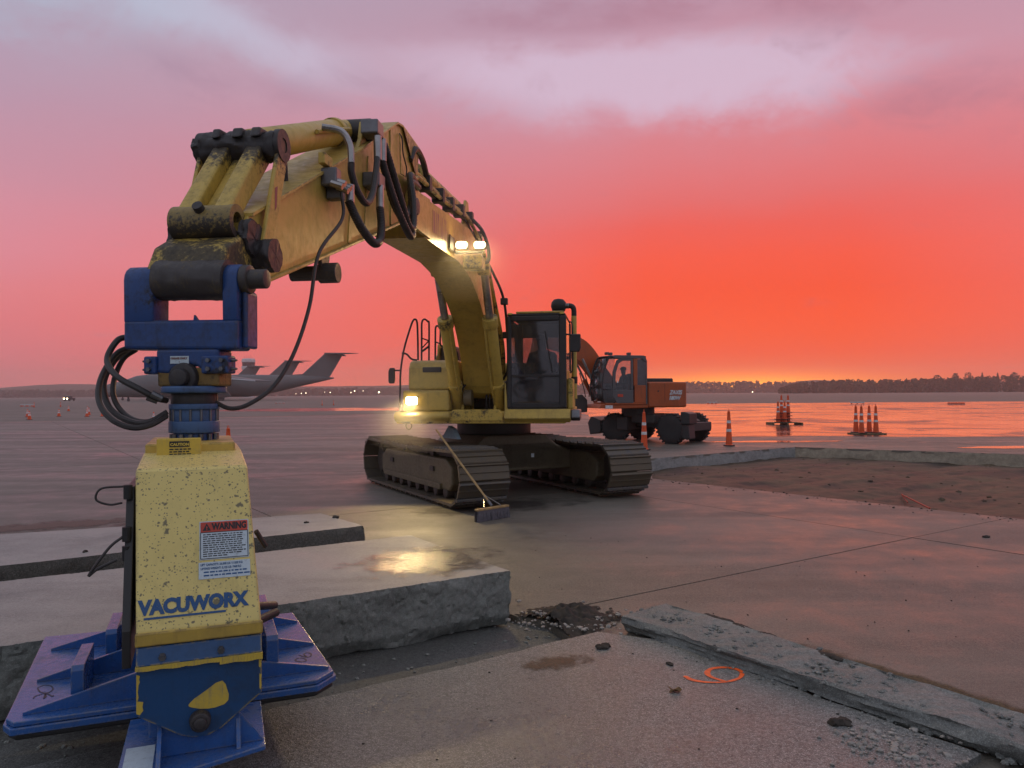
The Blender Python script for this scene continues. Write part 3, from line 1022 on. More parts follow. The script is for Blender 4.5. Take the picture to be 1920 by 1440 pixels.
def along_line(p, q, n, spread, smin, smax, z=0.0):
    o = []
    p, q = V(*p, 0), V(*q, 0)
    t = (q - p).normalized()
    nn = V(t.y, -t.x, 0)
    for _ in range(n):
        x = p.lerp(q, rnd.random()) + nn * rnd.gauss(0, spread)
        s = smin + (smax - smin) * rnd.random() ** 3
        o.append((x.x, x.y, z + s * 0.3, s))
    return o


scatter('gravel', M['curb'], 'grey rubble in the groove between slab and broken beam', along_line((0.88, 5.98), (3.0, 3.1), 420, 0.03, 0.003, 0.03, 0.02) + along_line((1.0, 5.7), (2.2, 4.1), 140, 0.06, 0.003, 0.014, 0.035))
scatter('gravel', M['curb'], 'grey crumbs of concrete lying on the broken beam', along_line((1.04, 6.18), (3.1, 3.2), 900, 0.11, 0.003, 0.022, 0.112))
scatter('gravel', M['stone'], 'pale gravel spilled on the corner of the slab marked 9', [(1.95 + rnd.gauss(0, .13), 3.95 + rnd.gauss(0, .13), 0.04, 0.006 + 0.016 * rnd.random() ** 2) for _ in range(150)])
scatter('gravel', M['clod'], 'scattered dark grit on the foreground concrete', [(x, y, 0.036 if inside((x, y), NS) else 0.001, 0.0025 + 0.007 * rnd.random() ** 4) for x, y in [(rnd.uniform(-1.0, 5), rnd.uniform(3.2, 10)) for _ in range(420)] if not inside((x, y), TRENCH) and not inside((x, y), BC)])
scatter('gravel', M['slab_side'], 'pale chips fallen along the foot of the thick slab', [(*Q(rnd.uniform(-4, 0.3), rnd.uniform(-0.8, -0.05)).xy, -0.055, 0.004 + 0.016 * rnd.random() ** 3) for _ in range(260)])
scatter('soil_clods', M['dirt'], 'loose clods strewn over the floor of the soil pit', PITCL)
scatter('gravel', M['clod'], 'crumbs along the torn edge of the far pit', [(q.x + rnd.gauss(-.12, .15), q.y + rnd.gauss(-.1, .12), 0.0, 0.006 + 0.02 * rnd.random() ** 3) for q in [V(*PIT[4], 0).lerp(V(*PIT[0], 0), rnd.random()) for _ in range(200)]])


# spoil heap between thick slab and beam
def heapz(x, y):
    u = (x - 0.40) / 0.40
    v = (y - 6.26) / 0.42
    u2, v2 = u * 0.8 + v * 0.6, -u * 0.6 + v * 0.8
    h = 0.11 * math.exp(-(u2 * u2 * 1.2 + v2 * v2 * 2.2))
    return -0.012 + h * (0.9 + 0.9 * noise.fractal(V(x * 6, y * 6, 0), 1.0, 2.0, 5)) + 0.010 * noise.noise(V(x * 22, y * 22, 3))


hp = grid_sheet(-0.25, 1.05, 5.6, 7.0, 90, 90, heapz, lambda c: heapz(*c) > 0.002 and not inside(c, TRENCH)).build('soil_heap', M['clod'], smooth=True)
tag(hp, 'low heap of dark crumbly soil beside the corner of the thick slab', kind='stuff')
scatter('gravel', M['stone'], 'pale stones in the dark soil heap', [(0.40 + rnd.gauss(0, .26), 6.2 + rnd.gauss(0, .2), 0.03, 0.005 + 0.022 * rnd.random() ** 2.5) for _ in range(170)])


def clod(px, py, z, size, label, mat='clod', seed=0, name='clod', cat='clod'):
    c = G(px, py, z)
    mb = MB()
    for k in range(5):
        vs, fs = pebble_mesh(seed * 7 + k, 2)
        o = V(rnd.uniform(-.6, .6) * size, rnd.uniform(-.5, .5) * size, 0.12 * size)
        s = size * rnd.uniform(0.35, 0.65)
        mb.add([V(*(v * s)) + o for v in vs], fs)
    m = mb.mesh(name)
    o = link(name, m, M[mat], smooth=True)
    o.location = c
    return tag(o, label, cat, 'clods of soil')


for a in [(1131, 1215, .035, .055, 'dark soil clod between the soil heap and the beam end'), (1577, 1357, .035, .06, 'dark soil clod right of the orange 9, in front of the beam'),
          (1258, 1246, .035, .03, 'small dark soil clod just above the orange 9'), (1848, 1007, 0, .05, 'dark soil clod alone on the pavement near the right pit edge'),
          (630, 970, .4, .05, 'soil crumb at the right end of the rear slab'), (575, 980, .4, .035, 'small soil crumb near the right end of the rear slab'), (155, 1035, .4, .035, 'small soil crumb on the rear slab left of the lifter')]:
    clod(*a, seed=int(a[0]))

def crust(pxs, label, seed):
    P = smooth_path([G(a, b, 0.11) for a, b in pxs], 8)
    mb = MB()
    for i, p in enumerate(P):
        vs, fs = pebble_mesh(seed + i, 2)
        q = 0.022 + 0.014 * noise.noise(p * 9)
        mb.add([V(v.x * q * 1.6, v.y * q, v.z * q) + p for v in vs], fs)
    o = mb.build('asphalt_crust', M['clod'], smooth=True)
    tag(center_thing(o, P[0]), label, 'crust', 'strips of crust along the beam')


crust([(1325, 1152), (1345, 1160), (1368, 1166)], 'short black crust strip on the far edge of the beam, nearest its end', 1)
crust([(1380, 1172), (1410, 1183), (1450, 1194)], 'long black crust strip on the middle of the beam far edge', 4)
crust([(1526, 1222), (1550, 1229), (1575, 1237)], 'black crust strip on the beam far edge, nearest the frame side', 9)


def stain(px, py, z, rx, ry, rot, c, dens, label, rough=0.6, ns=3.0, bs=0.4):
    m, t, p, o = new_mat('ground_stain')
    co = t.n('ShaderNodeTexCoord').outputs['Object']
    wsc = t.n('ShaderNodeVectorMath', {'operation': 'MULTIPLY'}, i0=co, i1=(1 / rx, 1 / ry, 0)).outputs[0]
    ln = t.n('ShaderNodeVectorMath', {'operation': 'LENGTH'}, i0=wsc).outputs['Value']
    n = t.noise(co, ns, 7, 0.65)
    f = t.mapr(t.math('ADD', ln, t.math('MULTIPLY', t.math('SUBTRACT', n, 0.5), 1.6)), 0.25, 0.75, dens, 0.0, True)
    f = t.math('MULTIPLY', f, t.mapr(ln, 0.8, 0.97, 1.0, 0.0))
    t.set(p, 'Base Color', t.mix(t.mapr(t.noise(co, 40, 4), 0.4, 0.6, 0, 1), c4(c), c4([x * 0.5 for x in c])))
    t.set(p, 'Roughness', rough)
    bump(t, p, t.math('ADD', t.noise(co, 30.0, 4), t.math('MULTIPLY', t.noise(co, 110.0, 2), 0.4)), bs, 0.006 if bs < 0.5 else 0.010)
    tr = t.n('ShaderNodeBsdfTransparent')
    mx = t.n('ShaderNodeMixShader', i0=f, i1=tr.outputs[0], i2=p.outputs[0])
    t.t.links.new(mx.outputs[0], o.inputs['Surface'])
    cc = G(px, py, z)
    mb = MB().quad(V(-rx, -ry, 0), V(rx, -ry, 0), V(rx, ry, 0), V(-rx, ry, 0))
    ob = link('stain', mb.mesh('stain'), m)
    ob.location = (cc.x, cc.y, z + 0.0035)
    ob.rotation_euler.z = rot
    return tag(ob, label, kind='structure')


stain(1040, 1243, 0.035, 0.42, 0.20, 0.3, (0.09, 0.045, 0.02), 0.75, 'rust-brown stain on the foreground concrete', ns=9)
stain(1720, 1278, 0.0, 1.5, 0.16, R(-56), (0.11, 0.08, 0.035), 0.9, 'band of brown sand along the back of the beam', 0.85, 5)
stain(110, 985, 0.0, 2.4, 0.7, 0.3, (0.09, 0.065, 0.03), 0.8, 'brown muddy patch behind the rear slab', 0.5, 2)
stain(930, 950, 0.0, 2.4, 1.1, 0.4, (0.04, 0.037, 0.034), 0.6, 'dark patch under the tracks', 0.6, 1.5)  # darker tone laid on the ground under the tracks
film = stain(808, 1050, 0.405, 1.05, 0.80, R(34), (0.12, 0.115, 0.105), 1.0, 'thin wet film on the thick slab glowing gold under the lamps', 0.19, 3.5, 0.6)
film.name = 'water_film'

# dry leaf
lf = MB()
c0 = G(1265, 1296, 0.037)
pts = []
for k in range(15):
    t = k / 14 * 2 * math.pi
    rr = 0.045 * (0.55 + 0.45 * abs(math.cos(2.5 * t)))
    pts.append(c0 + V(rr * math.cos(t), rr * 0.8 * math.sin(t), 0.012 + 0.012 * math.sin(3 * t)))
lf.add([c0 + V(0, 0, 0.006)] + pts, [(0, 1 + k, 1 + (k + 1) % 15) for k in range(15)])
o = lf.build('dry_leaf', M['leaf'])
o.modifiers.new('thick', 'SOLIDIFY').thickness = 0.001
tag(center_thing(o, c0), 'curled brown dry leaf below the orange 9', 'leaf')


# painted marks on the near slab
def stroke(name, pxs, z, width, mat, parent, n=6, dz=0.002):
    P = smooth_path([G(a, b, z) for a, b in pxs], n)
    mb = MB()
    vs = []
    for i, p in enumerate(P):
        t = (P[min(i + 1, len(P) - 1)] - P[max(i - 1, 0)]).normalized()
        nn = V(t.y, -t.x, 0)
        w = width * (0.85 + 0.35 * noise.noise(p * 12)) * (0.6 if i in (0, len(P) - 1) else 1)
        vs += [p + nn * w / 2 + Z * dz, p - nn * w / 2 + Z * dz]
    mb.add(vs, [(2 * i, 2 * i + 1, 2 * i + 3, 2 * i + 2) for i in range(len(P) - 1)])
    return mb.build(name, mat, parent)


stroke('painted_nine', [(1283, 1268), (1300, 1276), (1330, 1280), (1362, 1279), (1386, 1272), (1391, 1262), (1380, 1255), (1355, 1252), (1333, 1255), (1326, 1263), (1336, 1271), (1362, 1279)], 0.035, 0.036, M['paint_orange'], near, 8, 0.003)

# red stake lying on the pit rim
st = MB()
st.tube([G(1690, 927, -0.28), G(1743, 953, 0.0)], 0.015, 6)
st.tube([G(1692, 930, -0.28), G(1702, 942, -0.3)], 0.012, 6)
o = st.build('marker_stake', plain('worn_red_stake', (0.34, 0.05, 0.03), 0.6))
tag(center_thing(o, G(1704, 945, -0.3)), 'red wooden stake lying at the near rim of the soil pit', 'stake')

# ================================================================ VACUUM LIFTER (hangs from the arm tip)
lift = thing('vacuum_lifter', (T0.x, T0.y, 0.30), 'yellow and blue vacuum lifter hanging from the excavator arm, seen end-on', 'lifter', rz=TH)


def HF(f, w, z):                   # hanger frame: f towards the camera along the arm plane
    return T0 - b_ * f + r_ * w + Z * z


# hanger yoke
hy = MB()
hy.xslab([(-0.325, 2.10), (0.322, 2.088), (0.322, 2.25), (-0.325, 2.255)], HF, -0.08, 0.08)
hy.xslab([(-0.14, 2.10), (0.215, 2.10), (0.215, 1.97), (0.14, 1.965), (0.10, 2.0), (0.045, 2.015), (-0.02, 2.0), (-0.06, 1.965), (-0.14, 1.97)], HF, -0.078, 0.078)
o_yoke = hy.build('yoke', M['blue'], lift, bevel=0.018, seg=3)
for w0, w1 in ((-0.325, -0.155), (0.235, 0.318)):
    ea = MB()
    pl = [(-0.078, 2.24), (0.078, 2.24), (0.082, 2.47)] + [(0.082 * math.cos(t), 2.47 + 0.082 * math.sin(t)) for t in [k * math.pi / 8 for k in range(1, 8)]] + [(-0.082, 2.47)]
    ea.slab(pl, HF, w0, w1)
    ea.build('yoke_ear', M['blue_worn'], lift, smooth=True, bevel=0.012)
fl = MB().xslab([(0.320, 2.10), (0.352, 2.10), (0.352, 2.40), (0.320, 2.42)], HF, -0.10, 0.03)
fl.build('yoke_flange', M['blue'], lift, bevel=0.012)
pn = MB()
pn.cyl(HF(0, -0.335, 2.475), HF(0, 0.45, 2.47), 0.052, seg=24)
pn.cyl(HF(0, 0.318, 2.47), HF(0, 0.36, 2.47), 0.078, seg=24)
pn.build('hinge_pin', M['hub'], lift, smooth=True, bevel=0.006)
fin = MB().xslab([(0.035, 2.25), (0.065, 2.25), (0.04, 2.285)], HF, -0.01, 0.01)
fin.build('weld_tab', M['blue_worn'], lift)
# greased cross block and its boss
MB().box(HF, -0.075, 0.07, -0.135, 0.213, 1.90, 2.0).build('cross_block', paint('ochre_greased_block', (0.22, 0.13, 0.03), 0.5, 0.8, (0.03, 0.025, 0.022), 8.0, grease=0.35), lift, bevel=0.01)
bs = MB()
bs.cyl(HF(0.06, 0.02, 1.945), HF(0.10, 0.02, 1.945), 0.085, 0.075, 28)
bs.cyl(HF(0.09, 0.02, 1.945), HF(0.135, 0.02, 1.945), 0.05, 0.045, 28)
bs.build('trunnion_boss', M['grease'], lift, smooth=True, bevel=0.006)
# clamp lugs with bolts
for w0, w1 in ((-0.20, -0.13), (0.125, 0.275)):
    lg = MB().box(HF, 0.0, 0.095, w0, w1, 1.965, 2.06).build('clamp_lug', M['blue_worn'], lift, bevel=0.01)
    for zz_ in (1.99, 2.035):
        for ww in ((w0 + 0.035,) if w1 < 0 else (w0 + 0.045, w1 - 0.03)):
            MB().cyl(HF(0.09, ww, zz_), HF(0.112, ww, zz_), 0.012, seg=6).build('bolt', M['steel'], lg)
        ws = -1 if w1 < 0 else 1
        we = w0 if w1 < 0 else w1
        MB().cyl(HF(0.05, we, zz_), HF(0.05, we + ws * 0.03, zz_), 0.011, 0.006, 6).build('bolt', M['steel'], lg)
# grease label
MB().box(HF, 0.0785, 0.0805, -0.055, 0.05, 2.02, 2.06).build('grease_label', M['label'], lift)
text_part('lettering', 'GREASE DAILY', 0.0145, HF(0.081, -0.052, 2.043), r_, Z, M['label_brown'], lift, bold=0.0004)
text_part('lettering', '1', 0.013, HF(0.081, -0.006, 2.025), r_, Z, M['label_brown'], lift)

# rotator stack: flange, swivel and bolted rings about the vertical axis
AX = V(T0.x, T0.y, 0) + r_ * 0.036 - b_ * 0.0


def ringp(name, prof, mat, bev=0.004):
    return MB().lathe(prof, V(AX.x, AX.y, 0), Z, 40).build(name, mat, lift, smooth=True, bevel=bev)


ringp('flange', [(0.155, 1.862), (0.165, 1.868), (0.165, 1.893), (0.155, 1.90)], M['blue_pale'])
ringp('swivel', [(0.118, 1.80), (0.118, 1.864)], M['grease'])
ringp('rotator_ring', [(0.128, 1.776), (0.128, 1.806)], M['blue_pale'])
ringp('rotator_body', [(0.116, 1.712), (0.116, 1.778)], M['blue_pale'])
ringp('rotator_ring', [(0.129, 1.652), (0.129, 1.714)], M['blue_pale'])
ringp('rotator_foot', [(0.105, 1.575), (0.105, 1.655)], M['blue_worn'])
for k in range(14):
    a = 2 * math.pi * k / 14
    q = V(AX.x, AX.y, 0) + V(math.cos(a), math.sin(a), 0) * 0.118
    MB().cyl(q + Z * 1.712, q + Z * 1.777, 0.0065, seg=6).build('rotator_bolt', M['steel'], lift)
    q2 = V(AX.x, AX.y, 0) + V(math.cos(a), math.sin(a), 0) * 0.112
    MB().cyl(q2 + Z * 1.60, q2 + Z * 1.645, 0.012, seg=6).build('rotator_bolt', M['steel'], lift)

# reservoir body: side profile (front, height) extruded across; a wide plinth, sloped end panel, raised cap
HWL, HWR = -0.178, 0.303
prof = [(1.075, 0.845), (1.09, 0.90), (0.84, 1.522), (0.825, 1.534), (0.30, 1.572), (-0.30, 1.572), (-0.825, 1.534), (-0.84, 1.522), (-1.09, 0.90), (-1.075, 0.845)]
bd = MB()
EL = lambda z: -0.176 - 0.020 * (z - 0.85) / 0.67
ER = lambda z: 0.303 - 0.044 * (z - 0.85) / 0.67
bd.prism(prof, lambda f, z: L(EL(z), f, z), lambda f, z: L(ER(z), f, z))
body = bd.build('reservoir', M['yellow_speck'], lift, bevel=0.010, seg=3)
cp = MB()
cp.prism([(-0.36, 1.56), (-0.36, 1.612), (0.34, 1.612), (0.34, 1.56)], lambda f, z: L(-0.19, f, z), lambda f, z: L(0.225, f, z))
cp.build('top_cap', M['yellow'], lift, bevel=0.008)
# caution plate
cpl = MB().box(lambda e, f, z: L(e, f, z), -0.135, 0.065, 0.41, 0.425, 1.53, 1.643).build('caution_plate', M['yellow_lip'], lift, bevel=0.006)
MB().box(L, -0.078, 0.012, 0.4255, 0.427, 1.60, 1.628).build('caution_band', M['print_black'], cpl)
text_part('lettering', 'CAUTION', 0.0185, L(-0.074, 0.4275, 1.6065), le_, Z, M['print_yellow'], cpl, bold=0.0008)
for k in range(3):
    x = -0.078
    while x < 0.005:
        wl = rnd.uniform(0.008, 0.02)
        MB().box(L, x, x + wl, 0.4255, 0.4265, 1.586 - k * 0.012, 1.592 - k * 0.012).build('print_line', M['print_black'], cpl)
        x += wl + 0.005

# end panel: sloped plane
fb, ft = V(0, 1.09, 0.90), V(0, 0.835, 1.52)
pu = (L(0, 0.84, 1.522) - L(0, 1.09, 0.90)).normalized()
pn_ = le_.cross(pu).normalized()            # outward
if pn_.dot(lf_) < 0:
    pn_ = -pn_
PLEN = (ft - fb).length


def PF(e, t, h=0.0):                        # e across, t up the panel from its foot, h proud of it
    return L(e, 1.09, 0.90) + pu * t + pn_ * (h + 0.0006)


def panel_box(name, e0, e1, t0, t1, h0, h1, mat, parent, skew=0.0):
    mb = MB()
    vs = [PF(e, t + (e - e0) * skew, h) for h in (h0, h1) for t in (t0, t1) for e in (e0, e1)]
    mb.add(vs, [(0, 2, 3, 1), (4, 5, 7, 6), (0, 1, 5, 4), (2, 6, 7, 3), (0, 4, 6, 2), (1, 3, 7, 5)])
    return mb.build(name, mat, parent)


# warning label
wl_ = panel_box('warning_label', 0.058, 0.257, 0.272, 0.437, 0.0005, 0.002, M['label'], lift)
panel_box('red_band', 0.062, 0.253, 0.39, 0.433, 0.002, 0.003, M['red'], wl_)
text_part('lettering', 'WARNING', 0.039, PF(0.108, 0.3995, 0.0031), le_, pu, M['print_black'], wl_, bold=0.0018, xs=0.74)
tri = MB().add([PF(0.070, 0.396, 0.0033), PF(0.104, 0.396, 0.0033), PF(0.087, 0.428, 0.0033)], [(0, 1, 2)]).build('warning_triangle', M['print_black'], wl_)
text_part('lettering', '!', 0.022, PF(0.0845, 0.399, 0.0036), le_, pu, M['red'], wl_, bold=0.001)
for e0, e1, t0, t1 in ((0.061, 0.254, 0.275, 0.278), (0.061, 0.254, 0.387, 0.39), (0.061, 0.064, 0.278, 0.387), (0.251, 0.254, 0.278, 0.387)):
    panel_box('label_border', e0, e1, t0, t1, 0.002, 0.0028, M['print_black'], wl_)
for k in range(11):
    t = 0.379 - k * 0.0092
    x = 0.072
    end = rnd.choice((0.17, 0.23, 0.24, 0.225, 0.13)) if k else 0.235
    while x < end:
        w = rnd.uniform(0.006, 0.022)
        panel_box('print_line', x, min(x + w, 0.244), t - 0.0022, t + 0.0022, 0.002, 0.0027, M['print_black'], wl_)
        x += w + 0.0035
cl_ = panel_box('capacity_label', 0.055, 0.26, 0.192, 0.262, 0.0005, 0.002, M['label'], lift)
text_part('lettering', 'LIFT CAPACITY: 25,000 LB / 11339 KG', 0.0125, PF(0.062, 0.247, 0.0021), le_, pu, M['print_blue'], cl_, bold=0.0003, xs=0.82)
text_part('lettering', 'LIFTING WEIGHT: 2,135 LB / 968 KG', 0.0125, PF(0.062, 0.231, 0.0021), le_, pu, M['print_blue'], cl_, bold=0.0003, xs=0.82)
for k in range(2):
    x = 0.075
    while x < 0.235:
        w = rnd.uniform(0.006, 0.024)
        panel_box('print_line', x, x + w, 0.203 + k * 0.014, 0.209 + k * 0.014, 0.002, 0.0027, M['print_blue'], cl_)
        x += w + 0.004
# maker's name with underline
vtx = text_part('lettering', 'VACUWORX', 0.078, PF(-0.168, 0.072, 0.0006), le_, pu, M['print_blue'], lift, bold=0.0046, xs=0.90)
panel_box('underline', -0.15, 0.16, 0.050, 0.0585, 0.0006, 0.002, M['print_blue'], lift)
# folded foot of the panel, blue end plate with its chipped lip
MB().prism([(1.075, 0.845), (1.082, 0.90), (1.098, 0.90), (1.092, 0.845)], lambda f, z: L(HWL - 0.003, f, z), lambda f, z: L(HWR + 0.003, f, z)).build('panel_fold', M['yellow'], lift, bevel=0.006)
MB().prism([(1.07, 0.842), (1.085, 0.842), (1.115, 0.775), (1.095, 0.765), (1.06, 0.78)], lambda f, z: L(HWL + 0.002, f, z), lambda f, z: L(HWR - 0.002, f, z)).build('upper_fold', M['blue_teal'], lift, bevel=0.004)
lipm = MB()
nl_ = 40
for k in range(nl_):
    e0 = HWL + (HWR - HWL) * k / nl_
    e1 = HWL + (HWR - HWL) * (k + 1) / nl_ - 0.0005
    hgt = 0.012 + 0.014 * abs(noise.noise(V(e0 * 11, 0, 1))) + (0.01 if k > 25 else 0)
    lipm.box(L, e0, e1, 1.092, 1.122, 0.772 - hgt, 0.774)
tag(lipm.build('chipped_lip', M['yellow_lip'], lift), 'flaking yellow lip of the blue end plate', kind='stuff')
for e in (-0.08, 0.14):
    MB().cyl(L(e, 1.10, 0.805), L(e, 1.118, 0.80), 0.014, seg=6).build('bolt', M['steel'], lift)
ep = MB()
epp = [(HWL + 0.002, 0.772), (HWR - 0.002, 0.772), (HWR - 0.002, 0.60), (0.14, 0.475), (0.09, 0.455), (0.03, 0.455), (-0.02, 0.475), (HWL + 0.002, 0.575)]
ep.prism(epp, lambda e, z: L(e, 1.07, z), lambda e, z: L(e, 1.095, z))
ep.build('end_plate', M['blue_teal'], lift, bevel=0.004)
chip = MB()
cpts = []
for k in range(18):
    t = 2 * math.pi * k / 18
    rr = 1 + 0.3 * noise.noise(V(math.cos(t), math.sin(t), 4))
    cpts.append((0.108 + 0.062 * rr * math.cos(t) - 0.03 * max(0, -math.cos(t)) , 0.612 + 0.046 * rr * math.sin(t) * (1 + 0.5 * math.cos(t)) - 0.02 * max(0, -math.cos(t))))
chip.prism(cpts, lambda e, z: L(e, 1.0945, z), lambda e, z: L(e, 1.0965, z))
chip.build('bare_yellow_patch', M['yellow_lip'], lift)
for (e0, e1, z0, z1) in ((HWL + .003, HWL + .016, .70, .74), (HWL + .003, HWL + .011, .64, .70), (HWL + .003, HWL + .028, .585, .635), (HWR - .012, HWR - .003, .62, .68), (HWR - .014, HWR - .003, .71, .74)):
    ch = MB()
    pts = [(e0, z0), ((e0 + e1) / 2, z0 - .006), (e1, z0 + .01), (e1 - .003, (z0 + z1) / 2), (e1, z1 - .006), (e0, z1)]
    ch.prism(pts, lambda e, z: L(e, 1.094, z), lambda e, z: L(e, 1.0966, z))
    ch.build('paint_chip', M['yellow_lip'], lift)
bp = MB()
bp.cyl(L(0.06, 1.09, 0.525), L(0.06, 1.135, 0.525), 0.043, 0.038, 24)
bp.cyl(L(0.06, 1.13, 0.525), L(0.06, 1.15, 0.525), 0.026, 0.024, 16)
bp.build('pad_pin', M['grease'], lift, smooth=True, bevel=0.005)
# left flank: black edge plate, couplings, cables
MB().prism([(1.04, 0.90), (0.815, 1.46), (-0.6, 1.46), (-0.6, 0.75), (1.04, 0.75)], lambda f, z: L(-0.232, f, z), lambda f, z: L(-0.199, f, z)).build('flank_plate', M['frame'], lift, bevel=0.004)
cb = MB()
cb.tube(smooth_path([L(-0.24, 0.80, 1.46), L(-0.33, 0.80, 1.455), L(-0.35, 0.80, 1.41), L(-0.30, 0.80, 1.385), L(-0.25, 0.80, 1.39)]), 0.005, 6)
cb.build('cable', M['hose'], lift, smooth=True)
cb = MB()
cb.tube(smooth_path([L(-0.24, 0.90, 1.26), L(-0.29, 0.92, 1.22), L(-0.36, 0.94, 1.12), L(-0.33, 0.93, 1.14), L(-0.26, 0.92, 1.17)]), 0.006, 6)
cb.build('cable', M['hose'], lift, smooth=True)
for zz_ in (1.44, 1.27, 1.19):
    MB().cyl(L(-0.225, 0.84 if zz_ > 1.3 else 0.9, zz_ - 0.03), L(-0.225, 0.84 if zz_ > 1.3 else 0.9, zz_ + 0.03), 0.018, seg=10).build('coupling', M['black'], lift, smooth=True)
cb = MB().tube([L(0.30, 0.75, 1.22), L(0.345, 0.72, 1.14)], 0.012, 8)
cb.build('hook', M['grease'], lift)
tl = MB().cyl(L(0.28, 0.15, 0.72), L(0.45, -0.05, 0.66), 0.022, seg=12)
tl.build('toggle', M['grease'], lift, smooth=True)
MB().cyl(L(0.27, 0.78, 0.80), L(0.40, 0.62, 0.80), 0.02, seg=12).build('vacuum_hose', M['black'], lift, smooth=True)

# pad: two stepped plates with ribs, posts and hand-painted numbers
PZ = 0.42
pad = MB()
def padpoly(g):
    return [(-0.70 - g, 0.54 + g), (-0.74 - g, 0.48), (-0.80 - g, -0.80 - g), (0.62 + g, -0.74 - g), (0.70 + g, 0.44), (0.60 + g * .5, 0.545 + g)]
pad.zslab(padpoly(0.0), L, PZ - 0.022, PZ)
pad.build('pad_plate', M['pad'], lift, bevel=0.004)
MB().zslab(padpoly(0.012), L, PZ - 0.055, PZ - 0.024).build('pad_step', M['pad'], lift, bevel=0.004)
MB().zslab(padpoly(-0.005), L, PZ - 0.085, PZ - 0.057).build('pad_seal', M['black'], lift, bevel=0.01)


def rib(p0, p1, h0, h1, th=0.018):
    a, b = L(p0[0], p0[1], PZ), L(p1[0], p1[1], PZ)
    t = (b - a).normalized()
    n = V(t.y, -t.x, 0) * th / 2
    mb = MB()
    vs = [a - n, a + n, b + n, b - n, a - n + Z * h0, a + n + Z * h0, b + n + Z * h1, b - n + Z * h1]
    mb.add(vs, [(0, 1, 2, 3), (4, 7, 6, 5), (0, 4, 5, 1), (1, 5, 6, 2), (2, 6, 7, 3), (3, 7, 4, 0)])
    return mb.build('rib', M['pad'], lift, bevel=0.002)


rib((-0.68, 0.46), (-0.1, 0.44), 0.012, 0.15)
rib((-0.70, 0.02), (-0.1, 0.02), 0.012, 0.17)
rib((-0.72, -0.50), (-0.1, -0.45), 0.012, 0.17)
rib((0.68, 0.40), (0.15, 0.42), 0.012, 0.13)
rib((0.66, -0.02), (0.15, 0.02), 0.012, 0.15)
rib((0.62, -0.5), (0.15, -0.45), 0.012, 0.16)


def post(e, f, w, d, h):
    mb = MB()
    mb.prism([(f - d / 2, PZ), (f + d / 2, PZ), (f + d / 2, PZ + h - 0.02), (f + d / 2 - 0.02, PZ + h), (f - d / 2, PZ + h + 0.0)], lambda ff, z: L(e - w / 2, ff, z), lambda ff, z: L(e + w / 2, ff, z))
    return mb.build('lifting_post', M['pad'], lift, bevel=0.003)


post(-0.47, 0.24, 0.055, 0.36, 0.175)
post(-0.38, -0.28, 0.055, 0.36, 0.185)
post(0.40, 0.20, 0.06, 0.40, 0.20)
post(0.40, -0.30, 0.06, 0.36, 0.20)
MB().box(L, -0.14, 0.2, -0.78, 0.95, PZ + 0.002, PZ + 0.12).build('pad_spine', M['pad'], lift, bevel=0.006)
# foot of the pad under the end plate
ft_ = MB()
ft_.zslab([(-0.245, 1.30), (-0.235, 0.60), (0.33, 0.60), (0.315, 1.10)], L, PZ - 0.062, PZ - 0.04)
ft_.build('foot_plate', M['pad'], lift, bevel=0.004)
MB().box(L, -0.10, 0.215, 1.02, 1.06, PZ - 0.04, PZ + 0.11).build('foot_bracket', M['pad'], lift, bevel=0.004)
for e, s_ in ((-0.10, -1), (0.20, 1)):
    g = MB()
    g.prism([(1.05, PZ - 0.039), (1.27 if s_ < 0 else 1.10, PZ - 0.039), (1.05, PZ + 0.10)], lambda f, z: L(e, f, z), lambda f, z: L(e + 0.016, f, z))
    g.build('gusset', M['pad'], lift)
g = MB()
g.add([L(0.217, 1.04, PZ + 0.09), L(0.217, 1.04, PZ - 0.038), L(0.31, 1.04, PZ - 0.038), L(0.217, 1.05, PZ + 0.09), L(0.217, 1.05, PZ - 0.038), L(0.31, 1.05, PZ - 0.038)], [(0, 1, 2), (3, 5, 4), (0, 3, 4, 1), (1, 4, 5, 2), (2, 5, 3, 0)])
g.build('gusset', M['pad'], lift)
MB().box(L, -0.225, -0.115, 0.92, 1.17, PZ - 0.0395, PZ - 0.038).build('serial_label', M['label'], lift)


def pad_mark(pxs, w=0.008):
    o = stroke('painted_number', pxs, PZ, w, M['ink'], None, 6, 0.0015)
    o.data.transform(rootmat(lift).inverted())
    o.parent = lift


pad_mark([(62, 1310), (66, 1306), (74, 1303), (83, 1301), (86, 1306), (82, 1310), (87, 1301), (98, 1306), (100, 1304)])
pad_mark([(70, 1290), (84, 1285), (96, 1287), (99, 1293), (90, 1299), (76, 1298), (70, 1290)])
pad_mark([(556, 1240), (566, 1241), (574, 1239), (571, 1235), (560, 1234), (554, 1237), (556, 1240)])
pad_mark([(560, 1228), (572, 1232), (582, 1231), (583, 1226), (576, 1224), (570, 1227), (576, 1232)])

# hoses looping off the hanger to the swivel
def hose(pts, r=0.014, mat='hose', parent=lift, n=8, name='hose', wrap=False, seg=8):
    P = smooth_path(pts, n)
    return MB().tube(P, r, seg, True, (lambda i: r * (1.0 + 0.13 * (i % 2))) if wrap else None).build(name, M[mat], parent, smooth=True)


def dp(l):
    return [D(a, b, c) for a, b, c in l]


